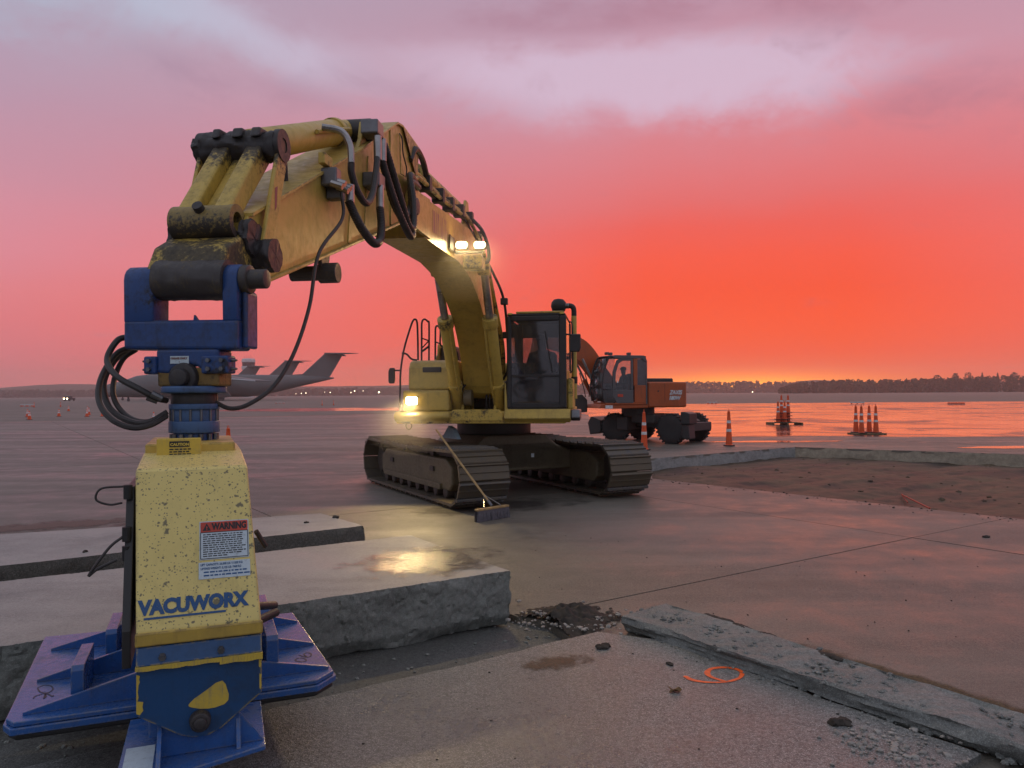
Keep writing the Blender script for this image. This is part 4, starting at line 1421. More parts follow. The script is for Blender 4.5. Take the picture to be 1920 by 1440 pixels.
hose(dp([(248, 632, 4.22), (222, 637, 4.18), (202, 668, 4.12), (206, 690, 4.05), (225, 710, 3.98), (262, 730, 3.95), (292, 746, 3.98), (312, 751, 4.05)]), 0.0165)
hose(dp([(250, 650, 4.25), (220, 662, 4.22), (196, 695, 4.18), (185, 728, 4.1), (188, 760, 4.02), (212, 788, 3.96), (248, 802, 3.95), (282, 797, 3.98), (312, 780, 4.05)]), 0.0155)
hose(dp([(252, 648, 4.3), (222, 668, 4.28), (200, 700, 4.25), (194, 730, 4.2), (206, 765, 4.12), (236, 787, 4.05), (272, 794, 4.02), (314, 776, 4.06)]), 0.0165)
hose(dp([(256, 655, 4.33), (232, 672, 4.32), (216, 705, 4.28), (212, 738, 4.2), (224, 766, 4.14), (248, 786, 4.08), (280, 790, 4.05), (314, 772, 4.08)]), 0.0145)
for a, b in (((284, 738, 3.96), (304, 748, 3.98)), ((276, 744, 4.0), (296, 752, 4.02))):
    MB().cyl(D(*a), D(*b), 0.02, 0.018, 10).build('hose_fitting', M['steel'], lift, smooth=True)
hose([E(1.40, 0.36, 3.30), E(1.36, 0.38, 3.10)] + dp([(598, 475, 5.1), (580, 575, 4.85), (552, 660, 4.6), (515, 722, 4.4), (470, 756, 4.25), (435, 766, 4.17), (408, 756, 4.15), (396, 745, 4.15)]), 0.0125)
hose(dp([(402, 740, 4.15), (403, 760, 4.15), (396, 775, 4.15), (385, 780, 4.15)]), 0.0125)

# ================================================================ TRACKED EXCAVATOR
exc = thing('excavator', S0, 'large yellow tracked excavator with work lamps lit and boom reaching towards the camera', 'excavator')

# ---- arm (stick)
arm_poly = [(0.10, 2.50), (0.16, 2.70), (0.283, 2.88), (0.97, 3.226), (2.24, 3.87), (3.36, 4.487), (3.55, 4.52), (4.178, 4.50), (4.10, 4.15), (3.92, 3.72), (3.80, 3.62), (3.55, 3.58), (2.736, 3.298), (0.797, 2.645), (0.396, 2.512), (0.2, 2.44)]
arm = MB().slab(arm_poly, E, -0.21, 0.21).build('arm', M['yellow'], exc, bevel=0.008)
# flanges: the top and bottom plates stand a little proud of the side plates
for chain, wd in (([(0.283, 2.88), (0.97, 3.226), (2.24, 3.87), (3.36, 4.487), (3.55, 4.52), (4.178, 4.50), (4.10, 4.15)], 1), ([(0.396, 2.512), (0.797, 2.645), (2.736, 3.298), (3.55, 3.58)], -1)):
    poly = [(s, z + 0.018 * wd) for s, z in chain] + [(s, z - 0.004 * wd) for s, z in reversed(chain)]
    MB().slab(poly, E, -0.235, 0.235).build('flange_plate', M['yellow'], arm, bevel=0.004)
# weld bead and stiffener straps on the right cheek
MB().box(E, 3.14, 3.175, 0.208, 0.222, 3.45, 4.36).build('stiffener', M['yellow'], arm, bevel=0.004)
for s0, s1, zz0, zz1 in ((1.95, 2.02, 3.05, 3.70), (2.35, 2.42, 3.18, 3.90)):
    MB().slab([(s0, zz0), (s1, zz0), (s1 + 0.12, zz1), (s0 + 0.12, zz1)], E, 0.208, 0.218).build('stiffener', M['yellow'], arm, bevel=0.003)
# casting at the tip
tipc = MB()
tipc.slab([(-0.06, 2.52), (0.02, 2.66), (0.16, 2.735), (0.38, 2.80), (0.42, 2.58), (0.30, 2.46), (0.08, 2.42)], E, -0.215, 0.218)
tipc.build('tip_casting', M['tip_grease'], arm, bevel=0.02, seg=3)
th = MB().lumpy(E(0, -0.16, 2.475), E(0, 0.24, 2.47), 0.108, 0.007, fq=22)
th.build('tip_hub', M['hub'], arm, smooth=True)
# side link pivot boss
for sd_ in (-1, 1):
    MB().lumpy(E(0.383, 0.20 * sd_, 2.667), E(0.383, 0.325 * sd_, 2.667), 0.098, 0.016, seed=5).build('pivot_boss', M['grease'], arm, smooth=True)
    MB().lumpy(E(0.30, 0.19 * sd_, 2.75), E(0.30, 0.24 * sd_, 2.75), 0.11, 0.025, seed=8).build('grease_lump', M['grease'], arm, smooth=True)
# lifting eye under the arm
le = MB()
le.cyl(E(1.50, -0.06, 2.74), E(1.50, 0.30, 2.74), 0.055, seg=16)
le.cyl(E(1.50, 0.16, 2.74), E(1.50, 0.30, 2.74), 0.075, seg=16)
le.slab([(1.40, 2.90), (1.62, 2.95), (1.56, 2.73), (1.45, 2.73)], E, 0.17, 0.2)
le.slab([(1.40, 2.90), (1.62, 2.95), (1.56, 2.73), (1.45, 2.73)], E, -0.04, -0.01)
le.build('lifting_eye', M['hub'], arm, bevel=0.006)
# wire bracket on the cheek
wb = MB().tube(smooth_path([E(3.45, 0.222, 4.42), E(3.50, 0.235, 4.38), E(3.53, 0.235, 4.25), E(3.66, 0.235, 4.14), E(3.67, 0.225, 4.05)]), 0.008, 6)
wb.build('wire_bracket', M['grease'], arm)
wb = MB().tube([E(3.42, 0.225, 4.40), E(3.42, 0.235, 4.38), E(3.44, 0.235, 4.02), E(3.66, 0.235, 4.05)], 0.007, 6)
wb.build('wire_bracket', M['yellow'], arm)

# ---- bucket linkage: H-link resting on the tip, side links, cylinder
hub = MB().ring(E(0.20, -0.185, 2.828), E(0.20, 0.185, 2.83), 0.098, 0.055, 32)
hl_ = bpy.data.objects.new('bucket_link', None)
col.objects.link(hl_)
hl_.parent = exc
lk = MB()
for w0, w1 in ((-0.155, -0.045), (0.06, 0.165)):
    lk.slab([(0.14, 2.90), (0.27, 2.86), (0.70, 3.33), (0.60, 3.45)], E, w0, w1)
lk.slab([(0.20, 2.87), (0.25, 2.85), (0.66, 3.30), (0.63, 3.36)], E, -0.05, 0.07)
hub.build('link_hub', M['hub_yellow'], hl_, smooth=True)
lk.build('link_bars', M['link_grease'], hl_, bevel=0.02, seg=3)
MB().cyl(E(0.13, 0.0, 2.88), E(0.09, 0.0, 2.905), 0.03, seg=12).build('grease_plug', M['grease'], hl_, smooth=True)
MB().lumpy(E(0.62, -0.24, 3.39), E(0.62, 0.24, 3.39), 0.092, 0.022).build('link_pin', M['grease'], hl_, smooth=True)
MB().lumpy(E(0.62, -0.29, 3.38), E(0.62, -0.23, 3.39), 0.085, 0.02, seed=3).build('link_pin_cap', M['grease'], hl_, smooth=True)
for (w0, w1) in ((-0.02, 0.045), (-0.15, -0.10), (0.1, 0.16)):
    MB().slab([(0.50, 3.42), (0.74, 3.46), (0.72, 3.50), (0.54, 3.49)], E, w0, w1).build('link_rib', M['grease'], hl_, bevel=0.012)
for sd_ in (-1, 1):
    sl_ = MB()
    pl = [(0.33, 2.68), (0.43, 2.62), (0.48, 2.72), (0.71, 3.36)] + [(0.64 + 0.085 * math.cos(t), 3.40 + 0.085 * math.sin(t)) for t in (0.2, 0.9, 1.6, 2.3, 3.0)] + [(0.56, 3.33)]
    w = (0.238, 0.265) if sd_ > 0 else (-0.265, -0.238)
    sl_.slab(pl, E, *w)
    sl_.build('side_link', M['link_grease'], hl_, bevel=0.008)
    MB().ring(E(0.63, w[0] - 0.004, 3.395), E(0.63, w[1] + 0.006, 3.395), 0.10, 0.045, 24).build('side_link_eye', M['grease'], hl_, smooth=True)
red = MB().slab([(0.505, 3.10), (0.545, 3.12), (0.53, 2.99), (0.505, 2.96)], E, 0.2651, 0.2662)
red.build('faded_sticker', plain('faded_red_sticker', (0.25, 0.07, 0.07), 0.5), hl_)

c0_, c1_ = E(0.74, 0, 3.44), E(2.30, 0, 4.06)
bc = MB().cyl(c0_, c1_, 0.105, seg=32)
bcyl = bc.build('bucket_cylinder', M['yellow'], exc, smooth=True, bevel=0.008)
ax_ = (c1_ - c0_).normalized()
MB().cyl(c0_ - ax_ * 0.10, c0_ + ax_ * 0.02, 0.085, seg=24).build('rod_eye', M['grease'], bcyl, smooth=True)
MB().cyl(c1_ - ax_ * 0.12, c1_ - ax_ * 0.05, 0.118, seg=32).build('gland_band', M['yellow_grease'], bcyl, smooth=True, bevel=0.004)
MB().cyl(c1_ - ax_ * 0.02, c1_ + ax_ * 0.22, 0.09, seg=24).build('cylinder_end', M['yellow_grease'], bcyl, smooth=True, bevel=0.008)
MB().cyl(E(2.52, -0.21, 4.14), E(2.52, 0.24, 4.14), 0.095, seg=24).build('cylinder_pin', M['grease'], bcyl, smooth=True, bevel=0.012)
for w in (-0.19, 0.15):
    MB().slab([(2.25, 3.86), (2.95, 4.24), (2.66, 4.20), (2.56, 4.25), (2.43, 4.18), (2.38, 4.02)], E, w, w + 0.04).build('cylinder_bracket', M['yellow'], arm, bevel=0.006)
MB().tube(smooth_path([E(1.10, 0.06, 3.52), E(1.10, 0.07, 3.42), E(1.12, 0.07, 3.28)]), 0.016, 8).build('grease_line', M['hose'], bcyl)
MB().tube(smooth_path([E(1.55, 0.12, 3.80), E(1.9, 0.125, 3.93), E(2.25, 0.13, 4.06)]), 0.018, 8).build('steel_pipe', M['yellow'], bcyl, smooth=True)

# ---- hydraulic fittings and hoses on the right cheek of the arm
for (s, z, w, h) in ((1.44, 3.42, 0.11, 0.13), (1.53, 3.33, 0.09, 0.10)):
    MB().box(E, s - w / 2, s + w / 2, 0.21, 0.33, z - h / 2, z + h / 2).build('valve_block', M['steel'], exc, bevel=0.012)
for k in range(4):
    MB().cyl(E(1.36 + 0.06 * k, 0.30, 3.36 + 0.035 * (k % 2)), E(1.36 + 0.06 * k, 0.385, 3.33 + 0.035 * (k % 2)), 0.024, seg=8).build('hydraulic_fitting', M['chrome'], exc, smooth=True)
MB().box(E, 1.34, 1.50, 0.21, 0.26, 3.50, 3.58).build('valve_bracket', M['yellow_grease'], exc, bevel=0.006)
MB().box(E, 2.28, 2.46, 0.21, 0.36, 4.03, 4.15).build('hose_bracket', M['steel'], exc, bevel=0.012)
MB().box(E, 2.32, 2.50, 0.21, 0.36, 3.60, 3.72).build('hose_bracket', M['steel'], exc, bevel=0.012)
for (s, z0, z1) in ((2.34, 3.82, 4.02), (2.40, 3.42, 3.62), (1.64, 3.28, 3.42), (2.48, 3.85, 4.04)):
    MB().cyl(E(s, 0.34, z0), E(s, 0.34, z1), 0.034, seg=12).build('hose_ferrule', M['chrome'], exc, smooth=True)
MB().tube(smooth_path([E(1.62, 0.13, 3.86), E(1.68, 0.26, 3.84), E(1.70, 0.32, 3.74), E(1.69, 0.335, 3.60)]), 0.026, 10).build('steel_elbow', M['chrome'], exc, smooth=True)


def exhose(pts, r, wrap=True, w=0.335, n=14):
    P = [E(a[0], a[2] if len(a) > 2 else w, a[1]) for a in pts]
    r *= 0.86
    hose(P, r, 'hose', exc, n, 'hydraulic_hose', wrap, 10)


exhose([(1.69, 3.60), (1.70, 3.52), (1.76, 3.40, 0.36), (1.90, 3.345, 0.38), (2.06, 3.45, 0.38), (2.22, 3.66, 0.36), (2.33, 3.83, 0.34)], 0.032, False)
exhose([(1.63, 3.30), (1.66, 3.20, 0.37), (1.78, 3.10, 0.40), (1.98, 3.045, 0.42), (2.20, 3.12, 0.40), (2.34, 3.27, 0.37), (2.40, 3.43, 0.34)], 0.036, True, n=20)
exhose([(2.48, 3.86), (2.58, 3.70, 0.36), (2.72, 3.50, 0.40), (2.90, 3.36, 0.43), (3.08, 3.32, 0.43), (3.26, 3.42, 0.40), (3.36, 3.64, 0.37), (3.42, 3.86, 0.34), (3.55, 3.96, 0.32), (3.9, 4.0, 0.30)], 0.036, True)
exhose([(2.54, 4.02), (2.64, 3.88, 0.36), (2.82, 3.62, 0.40), (3.02, 3.42, 0.42), (3.20, 3.44, 0.42), (3.33, 3.70, 0.39), (3.40, 3.95, 0.34), (3.6, 4.04, 0.30), (4.0, 4.04, 0.26)], 0.036, True)
exhose([(2.60, 3.95, 0.30), (2.76, 3.62, 0.33), (2.98, 3.48, 0.36), (3.20, 3.56, 0.36), (3.46, 3.74, 0.33), (3.60, 3.98, 0.30), (3.95, 4.05, 0.2)], 0.03, True)

# ---- boom
lower = [(4.30, 3.575), (6.20, 3.635)] + spl2([(6.20, 3.635), (6.95, 3.565), (7.48, 3.43), (8.12, 3.18), (8.57, 2.90), (9.0, 2.45), (9.33, 1.86)], 5)[1:]
upper = spl2([(9.98, 2.30), (9.75, 2.85), (9.40, 3.38), (8.90, 3.80), (8.15, 4.10), (7.20, 4.25), (6.4, 4.20)], 5) + [(4.30, 4.02)]
boom_poly = lower + [(9.45, 1.78), (9.72, 1.76), (9.95, 1.92)] + upper
boom = MB().slab(boom_poly, E, -0.245, 0.245).build('boom', M['yellow'], exc, bevel=0.010)
for sd_ in (-1, 1):
    pl = [(4.5, 3.58), (4.5, 4.03), (4.1, 3.99), (3.80, 3.98)] + [(3.76 + 0.21 * math.cos(t), 3.77 + 0.21 * math.sin(t)) for t in [math.pi / 2 + k * math.pi / 8 for k in range(1, 8)]] + [(3.80, 3.57)]
    w = (0.246, 0.285) if sd_ > 0 else (-0.285, -0.246)
    MB().slab(pl, E, *w).build('boom_fork', M['yellow'], boom, bevel=0.006)
    MB().cyl(E(3.76, 0.28 * sd_, 3.77), E(3.76, 0.33 * sd_, 3.77), 0.10, 0.085, 20).build('boom_pin', M['grease'], boom, smooth=True, bevel=0.008)
for sd_ in (-1, 1):
    ch = [(6.20, 3.635)] + lower[2:-1]
    poly = [(s, z + 0.012) for s, z in lower[:-1]] + [(s - 0.01, z - 0.014) for s, z in reversed(lower[:-1])]
MB().slab(poly, E, -0.262, 0.262).build('bottom_plate', M['yellow'], boom, bevel=0.003)
# faded lettering panel on the boom cheek
fm, ft2, fp, fo_ = new_mat('faded_red_lettering')
fco = ft2.n('ShaderNodeTexCoord').outputs['Object']
fst = ft2.n('ShaderNodeVectorMath', {'operation': 'MULTIPLY'}, i0=fco, i1=(9.0, 9.0, 1.2)).outputs[0]
ft2.set(fp, 'Base Color', ft2.mix(ft2.mapr(ft2.noise(fst, 3.0, 4), 0.42, 0.58, 0, 1), c4(YEL), (0.32, 0.13, 0.10, 1)))
ft2.set(fp, 'Roughness', 0.5)
MB().slab([(4.75, 3.72), (5.65, 3.76), (5.65, 4.02), (4.75, 3.98)], E, 0.2452, 0.2465).build('faded_lettering', fm, boom)
# arm cylinder and pipe runs along the back of the boom
a0_, a1_ = E(4.22, 0, 4.42), E(7.35, 0, 4.62)
acyl = MB().cyl(E(4.9, 0, 4.465), a1_, 0.11, seg=24).build('arm_cylinder', M['yellow_grease'], exc, smooth=True, bevel=0.006)
MB().cyl(a0_, E(5.0, 0, 4.47), 0.06, seg=20).build('cylinder_rod', M['chrome'], acyl, smooth=True)
MB().cyl(E(4.2, -0.2, 4.42), E(4.2, 0.2, 4.42), 0.10, seg=20).build('cylinder_pin', M['grease'], acyl, smooth=True, bevel=0.01)
for w in (-0.17, 0.13):
    MB().slab([(7.0, 4.2), (7.7, 4.2), (7.45, 4.72), (7.28, 4.72)], E, w, w + 0.04).build('cylinder_bracket', M['yellow'], boom, bevel=0.006)
for k, (w, dz_) in enumerate(((0.16, 0.06), (0.205, 0.10), (0.235, 0.05))):
    pts = [(3.95, 4.06 + dz_, w), (4.25, 4.14 + dz_, w), (5.2, 4.18 + dz_, w), (6.4, 4.28 + dz_, w), (7.2, 4.34 + dz_, w), (8.15, 4.20 + dz_, w), (8.95, 3.90 + dz_, w), (9.5, 3.46 + dz_, w + 0.02), (9.95, 2.75, w + 0.1), (10.1, 2.2, w + 0.1)]
    MB().tube(smooth_path([E(a, c, b) for a, b, c in pts], 5), 0.026, 8).build('hydraulic_pipe', M['yellow_grease'] if k else M['grease'], boom, smooth=True)
for s, z in ((4.6, 4.2), (5.3, 4.24), (5.9, 4.28), (6.6, 4.36), (7.3, 4.42), (8.1, 4.3)):
    MB().box(E, s - 0.06, s + 0.06, 0.12, 0.27, z - 0.05, z + 0.12).build('pipe_clamp', M['grease'], boom, bevel=0.01)
MB().tube(smooth_path([E(3.85, 0.22, 4.28), E(4.0, 0.24, 4.44), E(4.3, 0.24, 4.42), E(4.6, 0.22, 4.30)]), 0.034, 8).build('hydraulic_hose', M['hose'], exc, smooth=True)

# ---- work lamps on the boom's right cheek
def work_lamp(s, w, z, parent, frame, name='work_lamp', sx=0.08, sz=0.048, energy=150, fwd=-1, aim=None):
    hb = MB().box(frame, s, s + 0.10, w - sx, w + sx, z - sz, z + sz).build(name, M['lamp_body'], parent, bevel=0.015, seg=3)
    lens = MB().box(frame, s - 0.035, s + 0.03, w - sx * 0.92, w + sx * 0.92, z - sz * 0.9, z + sz * 0.9).build('lens', M['lens'], hb, bevel=0.035, seg=4)
    ld = bpy.data.lights.new(name + '_beam', 'SPOT')
    ld.energy = energy
    ld.color = (1.0, 0.72, 0.33)
    ld.spot_size = R(96)
    ld.spot_blend = 0.9
    ld.shadow_soft_size = 0.06
    lo = bpy.data.objects.new('lamp_light', ld)
    col.objects.link(lo)
    lo.parent = hb
    p = frame(s - 0.04, w, z)
    tgt = aim if aim is not None else p + (frame(s - 1, w, z) - frame(s, w, z)) - Z * 0.95
    mw = (p - tgt).to_track_quat('Z', 'Y').to_matrix().to_4x4()
    mw.translation = p
    lo.matrix_local = rootmat(hb).inverted() @ mw
    return hb


bar = MB().box(E, 6.02, 6.10, 0.245, 0.62, 3.70, 3.73).build('lamp_bracket', M['grease'], boom, bevel=0.004)
work_lamp(5.86, 0.37, 3.775, exc, E, aim=E(4.9, 0.62, 2.75))
work_lamp(6.02, 0.58, 3.80, exc, E, aim=E(5.0, 0.78, 2.8))
MB().box(E, 5.62, 5.90, 0.262, 0.272, 3.69, 3.87).build('added_light_baffle', M['lamp_body'], boom, bevel=0.003)  # plate added to keep the lamp's light off the boom cheek
# bracket and hose junction behind the lamps
MB().box(E, 6.3, 6.6, 0.30, 0.56, 3.55, 3.72).build('junction_block', M['yellow_grease'], exc, bevel=0.01)
exhose([(7.1, 4.38, 0.30), (7.0, 4.2, 0.45), (6.9, 3.95, 0.55), (6.75, 3.72, 0.58), (6.6, 3.66, 0.5)], 0.03, False)
exhose([(8.6, 4.05, 0.26), (8.9, 3.5, 0.48), (9.15, 2.9, 0.52), (9.35, 2.3, 0.50), (9.5, 2.1, 0.4)], 0.026, False)
for s, z in ((8.95, 3.4), (9.2, 2.85)):
    MB().box(E, s - 0.05, s + 0.05, 0.44, 0.56, z - 0.05, z + 0.06).build('hose_clamp', M['grease'], exc, bevel=0.01)

# ---- boom cylinders
for sd_ in (-1, 1):
    w = 0.365 * sd_ - 0.005
    top, mid, bot = E(7.70, w, 3.76), E(8.27, w, 3.03), E(9.45, w, 1.46)
    cylb = MB().cyl(mid, bot, 0.105, seg=24).build('boom_cylinder', M['yellow'], exc, smooth=True, bevel=0.006)
    MB().cyl(top, mid + (bot - mid) * 0.05, 0.062, seg=20).build('cylinder_rod', M['chrome'], cylb, smooth=True)
    t = (bot - mid).normalized()
    MB().cyl(mid - t * 0.05, mid + t * 0.12, 0.128, seg=24).build('cylinder_gland', M['yellow_grease'], cylb, smooth=True, bevel=0.008)
    MB().cyl(mid + t * 1.25, mid + t * 1.33, 0.125, seg=24).build('cylinder_band', M['yellow_grease'], cylb, smooth=True, bevel=0.006)
    MB().cyl(E(7.70, w - 0.09, 3.76), E(7.70, w + 0.09, 3.76), 0.10, seg=20).build('rod_eye', M['yellow_grease'], cylb, smooth=True, bevel=0.01)
    MB().cyl(E(9.45, w - 0.10, 1.46), E(9.45, w + 0.10, 1.46), 0.12, seg=20).build('cylinder_foot', M['grease'], cylb, smooth=True, bevel=0.01)
    side = r_ * (0.06 if sd_ < 0 else -0.07) - b_ * 0.10
    MB().tube(smooth_path([mid + t * 0.1 + side, mid + t * 0.35 + side * 1.15, mid + t * 1.2 + side * 1.15, mid + t * 1.55 + side]), 0.022, 8).build('steel_pipe', M['yellow'], cylb, smooth=True)
    exhose([(9.35, 1.62, w), (9.2, 1.95, w - 0.1 * sd_), (9.45, 2.0, 0.16 * sd_), (9.7, 1.7, 0.1 * sd_)], 0.026, False)

# ---- upper structure
deck = MB().box(U, -2.5, 2.0, -1.40, 1.52, 1.34, 1.55).build('deck_frame', M['yellow_grease'], exc, bevel=0.02)
MB().cyl(V(S0.x, S0.y, 1.08), V(S0.x, S0.y, 1.345), 0.72, seg=40).build('slew_ring', M['track'], exc, smooth=True, bevel=0.01)
tb = MB().box(U, 0.9, 1.98, -1.295, -0.47, 1.552, 1.915).build('toolbox_lower', M['yellow'], exc, bevel=0.04, seg=3)
tu = MB().slab([(0.75, 1.917), (1.93, 1.917), (1.90, 2.30), (1.82, 2.415), (1.70, 2.44), (0.75, 2.44)], U, -1.205, -0.36).build('toolbox_upper', M['yellow'], exc, bevel=0.045, seg=3)
MB().box(U, 1.895, 1.925, -0.95, -0.62, 2.225, 2.315).build('painted_grab_recess', M['grease'], tu, bevel=0.012)  # dark block painted in for the shade of a grab recess
bm_ = MB().slab([(1.4, 1.37), (2.0, 1.37), (2.10, 1.44), (2.10, 1.50), (2.02, 1.55), (1.4, 1.55)], U, -1.42, -0.44).build('front_bumper', M['yellow'], exc, bevel=0.04, seg=3)
hl2 = work_lamp(-1.995, -1.125, 1.735, exc, lambda s, w, z: U(-s, w, z), 'head_lamp', 0.11, 0.078, 480)
MB().box(U, -2.4, 0.74, -1.35, -0.40, 1.552, 2.42).build('tank_housing', M['yellow'], exc, bevel=0.04, seg=3)
MB().box(U, -2.45, -0.35, -0.395, 1.46, 1.552, 2.46).build('engine_hood', M['yellow'], exc, bevel=0.05, seg=3)
cw = MB().zslab([(-2.46, -1.42), (-2.46, 1.5), (-3.0, 1.3), (-3.2, 0.7), (-3.25, 0.0), (-3.2, -0.65), (-3.0, -1.25)], U, 1.30, 2.50).build('counterweight', M['yellow'], exc, bevel=0.06, seg=3)
MB().box(U, 0.1, 0.9, -0.86, -0.56, 2.441, 2.74).build('filter_box', M['grease'], exc, bevel=0.05, seg=3)
MB().slab([(0.6, 2.44), (1.25, 2.44), (1.2, 2.50), (1.0, 2.58), (0.95, 2.76), (0.9, 2.78), (0.6, 2.78)], U, -0.90, -0.875).build('filter_guard', M['yellow'], exc, bevel=0.006)
MB().cyl(U(-0.6, -0.35, 2.46), U(-0.6, -0.35, 2.98), 0.17, seg=20).build('exhaust_muffler', M['black'], exc, smooth=True, bevel=0.03)
MB().box(U, -0.46, -0.44, -0.40, -0.33, 2.74, 2.79).build('red_tag', M['red'], exc)
# boom foot brackets and the cluttered well between toolbox and cab
for w in (-0.30, 0.27):
    MB().slab([(0.75, 1.55), (1.85, 1.55), (1.72, 1.72), (1.45, 2.12), (1.10, 2.16), (0.80, 2.0)], U, w, w + 0.05).build('boom_bracket', M['yellow_grease'], exc, bevel=0.01)
MB().cyl(U(1.25, -0.40, 1.98), U(1.25, 0.42, 1.98), 0.09, seg=20).build('boom_foot_pin', M['grease'], exc, smooth=True, bevel=0.008)
MB().xslab([(-0.47, 1.38), (0.47, 1.38), (0.47, 1.50), (0.40, 1.58), (-0.40, 1.58), (-0.47, 1.50)], U, 1.55, 2.02).build('nose_casting', M['yellow_grease'], exc, bevel=0.02)
MB().box(U, 0.2, 0.8, -0.29, 0.40, 1.56, 2.05).build('swing_motor', M['grease'], exc, bevel=0.05)
MB().cyl(U(1.80, -0.24, 1.78), U(1.80, -0.10, 1.78), 0.14, seg=24).build('hose_reel', M['trackframe'], exc, smooth=True, bevel=0.01)
MB().slab([(1.0, 1.95), (1.35, 1.95), (1.30, 2.25), (1.22, 2.30), (1.15, 2.12)], U, -0.34, -0.325).build('guard_leaf', M['yellow'], exc, bevel=0.01)
for w in (0.12, 0.18, 0.24, 0.44):
    exhose([(SLEN - 1.0, 2.15, w), (SLEN - 1.4, 2.02, w), (SLEN - 1.62, 1.80, w), (SLEN - 1.6, 1.58, w)], 0.024, False)
MB().box(U, -0.3, 0.30, 0.36, 0.53, 1.56, 2.75).build('valve_cover', M['grease'], exc, bevel=0.02)
for k in range(7):
    MB().tube(smooth_path([U(0.3, 0.40 + 0.012 * k, 2.72 - 0.07 * k), U(0.75, 0.44, 2.60 - 0.08 * k), U(1.0, 0.43 + 0.01 * (k % 3), 2.15 - 0.05 * k), U(0.9, 0.40, 1.7)]), 0.022, 8).build('hydraulic_hose', M['hose'], exc, smooth=True)

# ---- hand rails and mirrors
def rail(pts, r=0.017, name='hand_rail', n=4):
    return MB().tube(smooth_path([U(*p) for p in pts], n), r, 8).build(name, M['frame'], exc, smooth=True)


def bar_(pts, r=0.017, name='hand_rail'):
    P = [U(*p) for p in pts]
    return MB().tube(P, r, 8).build(name, M['frame'], exc, smooth=True)


rail([(2.0, -1.335, 1.56), (2.0, -1.325, 1.95), (2.0, -1.315, 2.25), (1.98, -1.26, 2.62), (1.95, -1.16, 2.98), (1.93, -1.11, 3.12), (1.90, -1.075, 3.145), (1.88, -1.05, 3.08), (1.86, -1.045, 2.8), (1.85, -1.045, 2.44)])
rail([(1.98, -1.30, 2.56), (1.95, -1.22, 2.54), (1.90, -1.15, 2.46), (1.86, -1.06, 2.44)])
rail([(1.6, -1.045, 2.44), (1.6, -1.04, 2.9), (1.6, -1.035, 3.12), (1.55, -1.0, 3.18), (1.5, -0.95, 3.14), (1.5, -0.93, 3.08), (1.5, -0.935, 2.44)])
rail([(1.2, -0.89, 2.44), (1.2, -0.885, 2.9), (1.2, -0.88, 3.05), (1.2, -0.85, 3.09), (1.2, -0.80, 3.05), (1.2, -0.79, 2.98), (1.2, -0.79, 2.74), (1.1, -0.7, 2.71), (0.9, -0.62, 2.70), (0.8, -0.56, 2.62), (0.8, -0.54, 2.46)])
bar_([(1.6, -1.04, 2.84), (1.5, -0.935, 2.80)], 0.012)
bar_([(1.6, -1.04, 2.66), (1.5, -0.935, 2.80)], 0.012)
bar_([(1.6, -1.04, 2.60), (1.5, -0.935, 2.70)], 0.02)
bar_([(1.2, -0.885, 2.80), (1.2, -0.79, 2.76)], 0.012)


def mirror(w, z, hw, hh, f, arm_pts, label_name='mirror'):
    mb = MB().xslab([(w - hw, z - hh * 0.7), (w - hw * 0.8, z - hh), (w + hw * 0.7, z - hh), (w + hw, z - hh * 0.5), (w + hw * 0.95, z + hh), (w - hw * 0.6, z + hh), (w - hw, z + hh * 0.5)], U, f - 0.05, f + 0.03)
    m_ = mb.build(label_name, M['frame'], exc, bevel=0.018, seg=3)
    MB().tube([U(*p) for p in arm_pts], 0.014, 8).build('mirror_arm', M['frame'], m_, smooth=True)
    return m_


mirror(-1.475, 2.17, 0.055, 0.135, 2.0, [(2.0, -1.43, 2.26), (2.0, -1.31, 2.26)])
mirror(1.685, 2.69, 0.10, 0.15, 1.98, [(1.98, 1.66, 2.82), (1.96, 1.56, 2.84), (1.94, 1.50, 2.83)])

# ---- cab
cab = bpy.data.objects.new('cab', None)
col.objects.link(cab)
cab.parent = exc
CF, CB = 2.0, 0.35
WL, WR = 0.53, 1.54
def cabp(name, mat, *a, bevel=0.012):
    return MB().box(U, *a).build(name, mat, cab, bevel=bevel)
cabp('cab_floor', M['frame'], CB, CF - 0.02, WL + 0.01, WR - 0.01, 1.552, 1.62)
cabp('cab_post', M['frame'], CF - 0.09, CF, WL, WL + 0.075, 1.60, 3.16, bevel=0.02)
cabp('cab_post', M['frame'], CF - 0.09, CF, WR - 0.125, WR, 1.60, 3.16, bevel=0.02)
cabp('cab_post', M['frame'], CB, CB + 0.10, WL, WL + 0.10, 1.60, 3.16)
cabp('cab_post', M['frame'], CB, CB + 0.10, WR - 0.10, WR, 1.60, 3.16)
cabp('cab_header', M['frame'], CF - 0.09, CF - 0.004, WL + 0.07, WR - 0.12, 3.07, 3.165, bevel=0.02)
cabp('cab_sill', M['frame'], CF - 0.09, CF - 0.004, WL + 0.07, WR - 0.12, 1.60, 1.69)
cabp('cab_crossbar', M['frame'], CF - 0.06, CF - 0.006, WL + 0.07, WR - 0.12, 2.125, 2.165, bevel=0.006)
cabp('cab_roof', M['frame'], CB - 0.02, CF - 0.01, WL + 0.01, WR - 0.01, 3.16, 3.20, bevel=0.02)
cabp('roof_strip', M['yellow'], CF - 0.5, CF - 0.02, WL + 0.16, WR - 0.04, 3.202, 3.238, bevel=0.012)
for w in (WL + 0.06, WR - 0.07):
    cabp('roof_corner', M['yellow_lip'], CF - 0.12, CF - 0.01, w - 0.045, w + 0.045, 3.166, 3.215, bevel=0.02)
cabp('front_window', M['glass'], CF - 0.045, CF - 0.035, WL + 0.075, WR - 0.125, 2.165, 3.07, bevel=0)
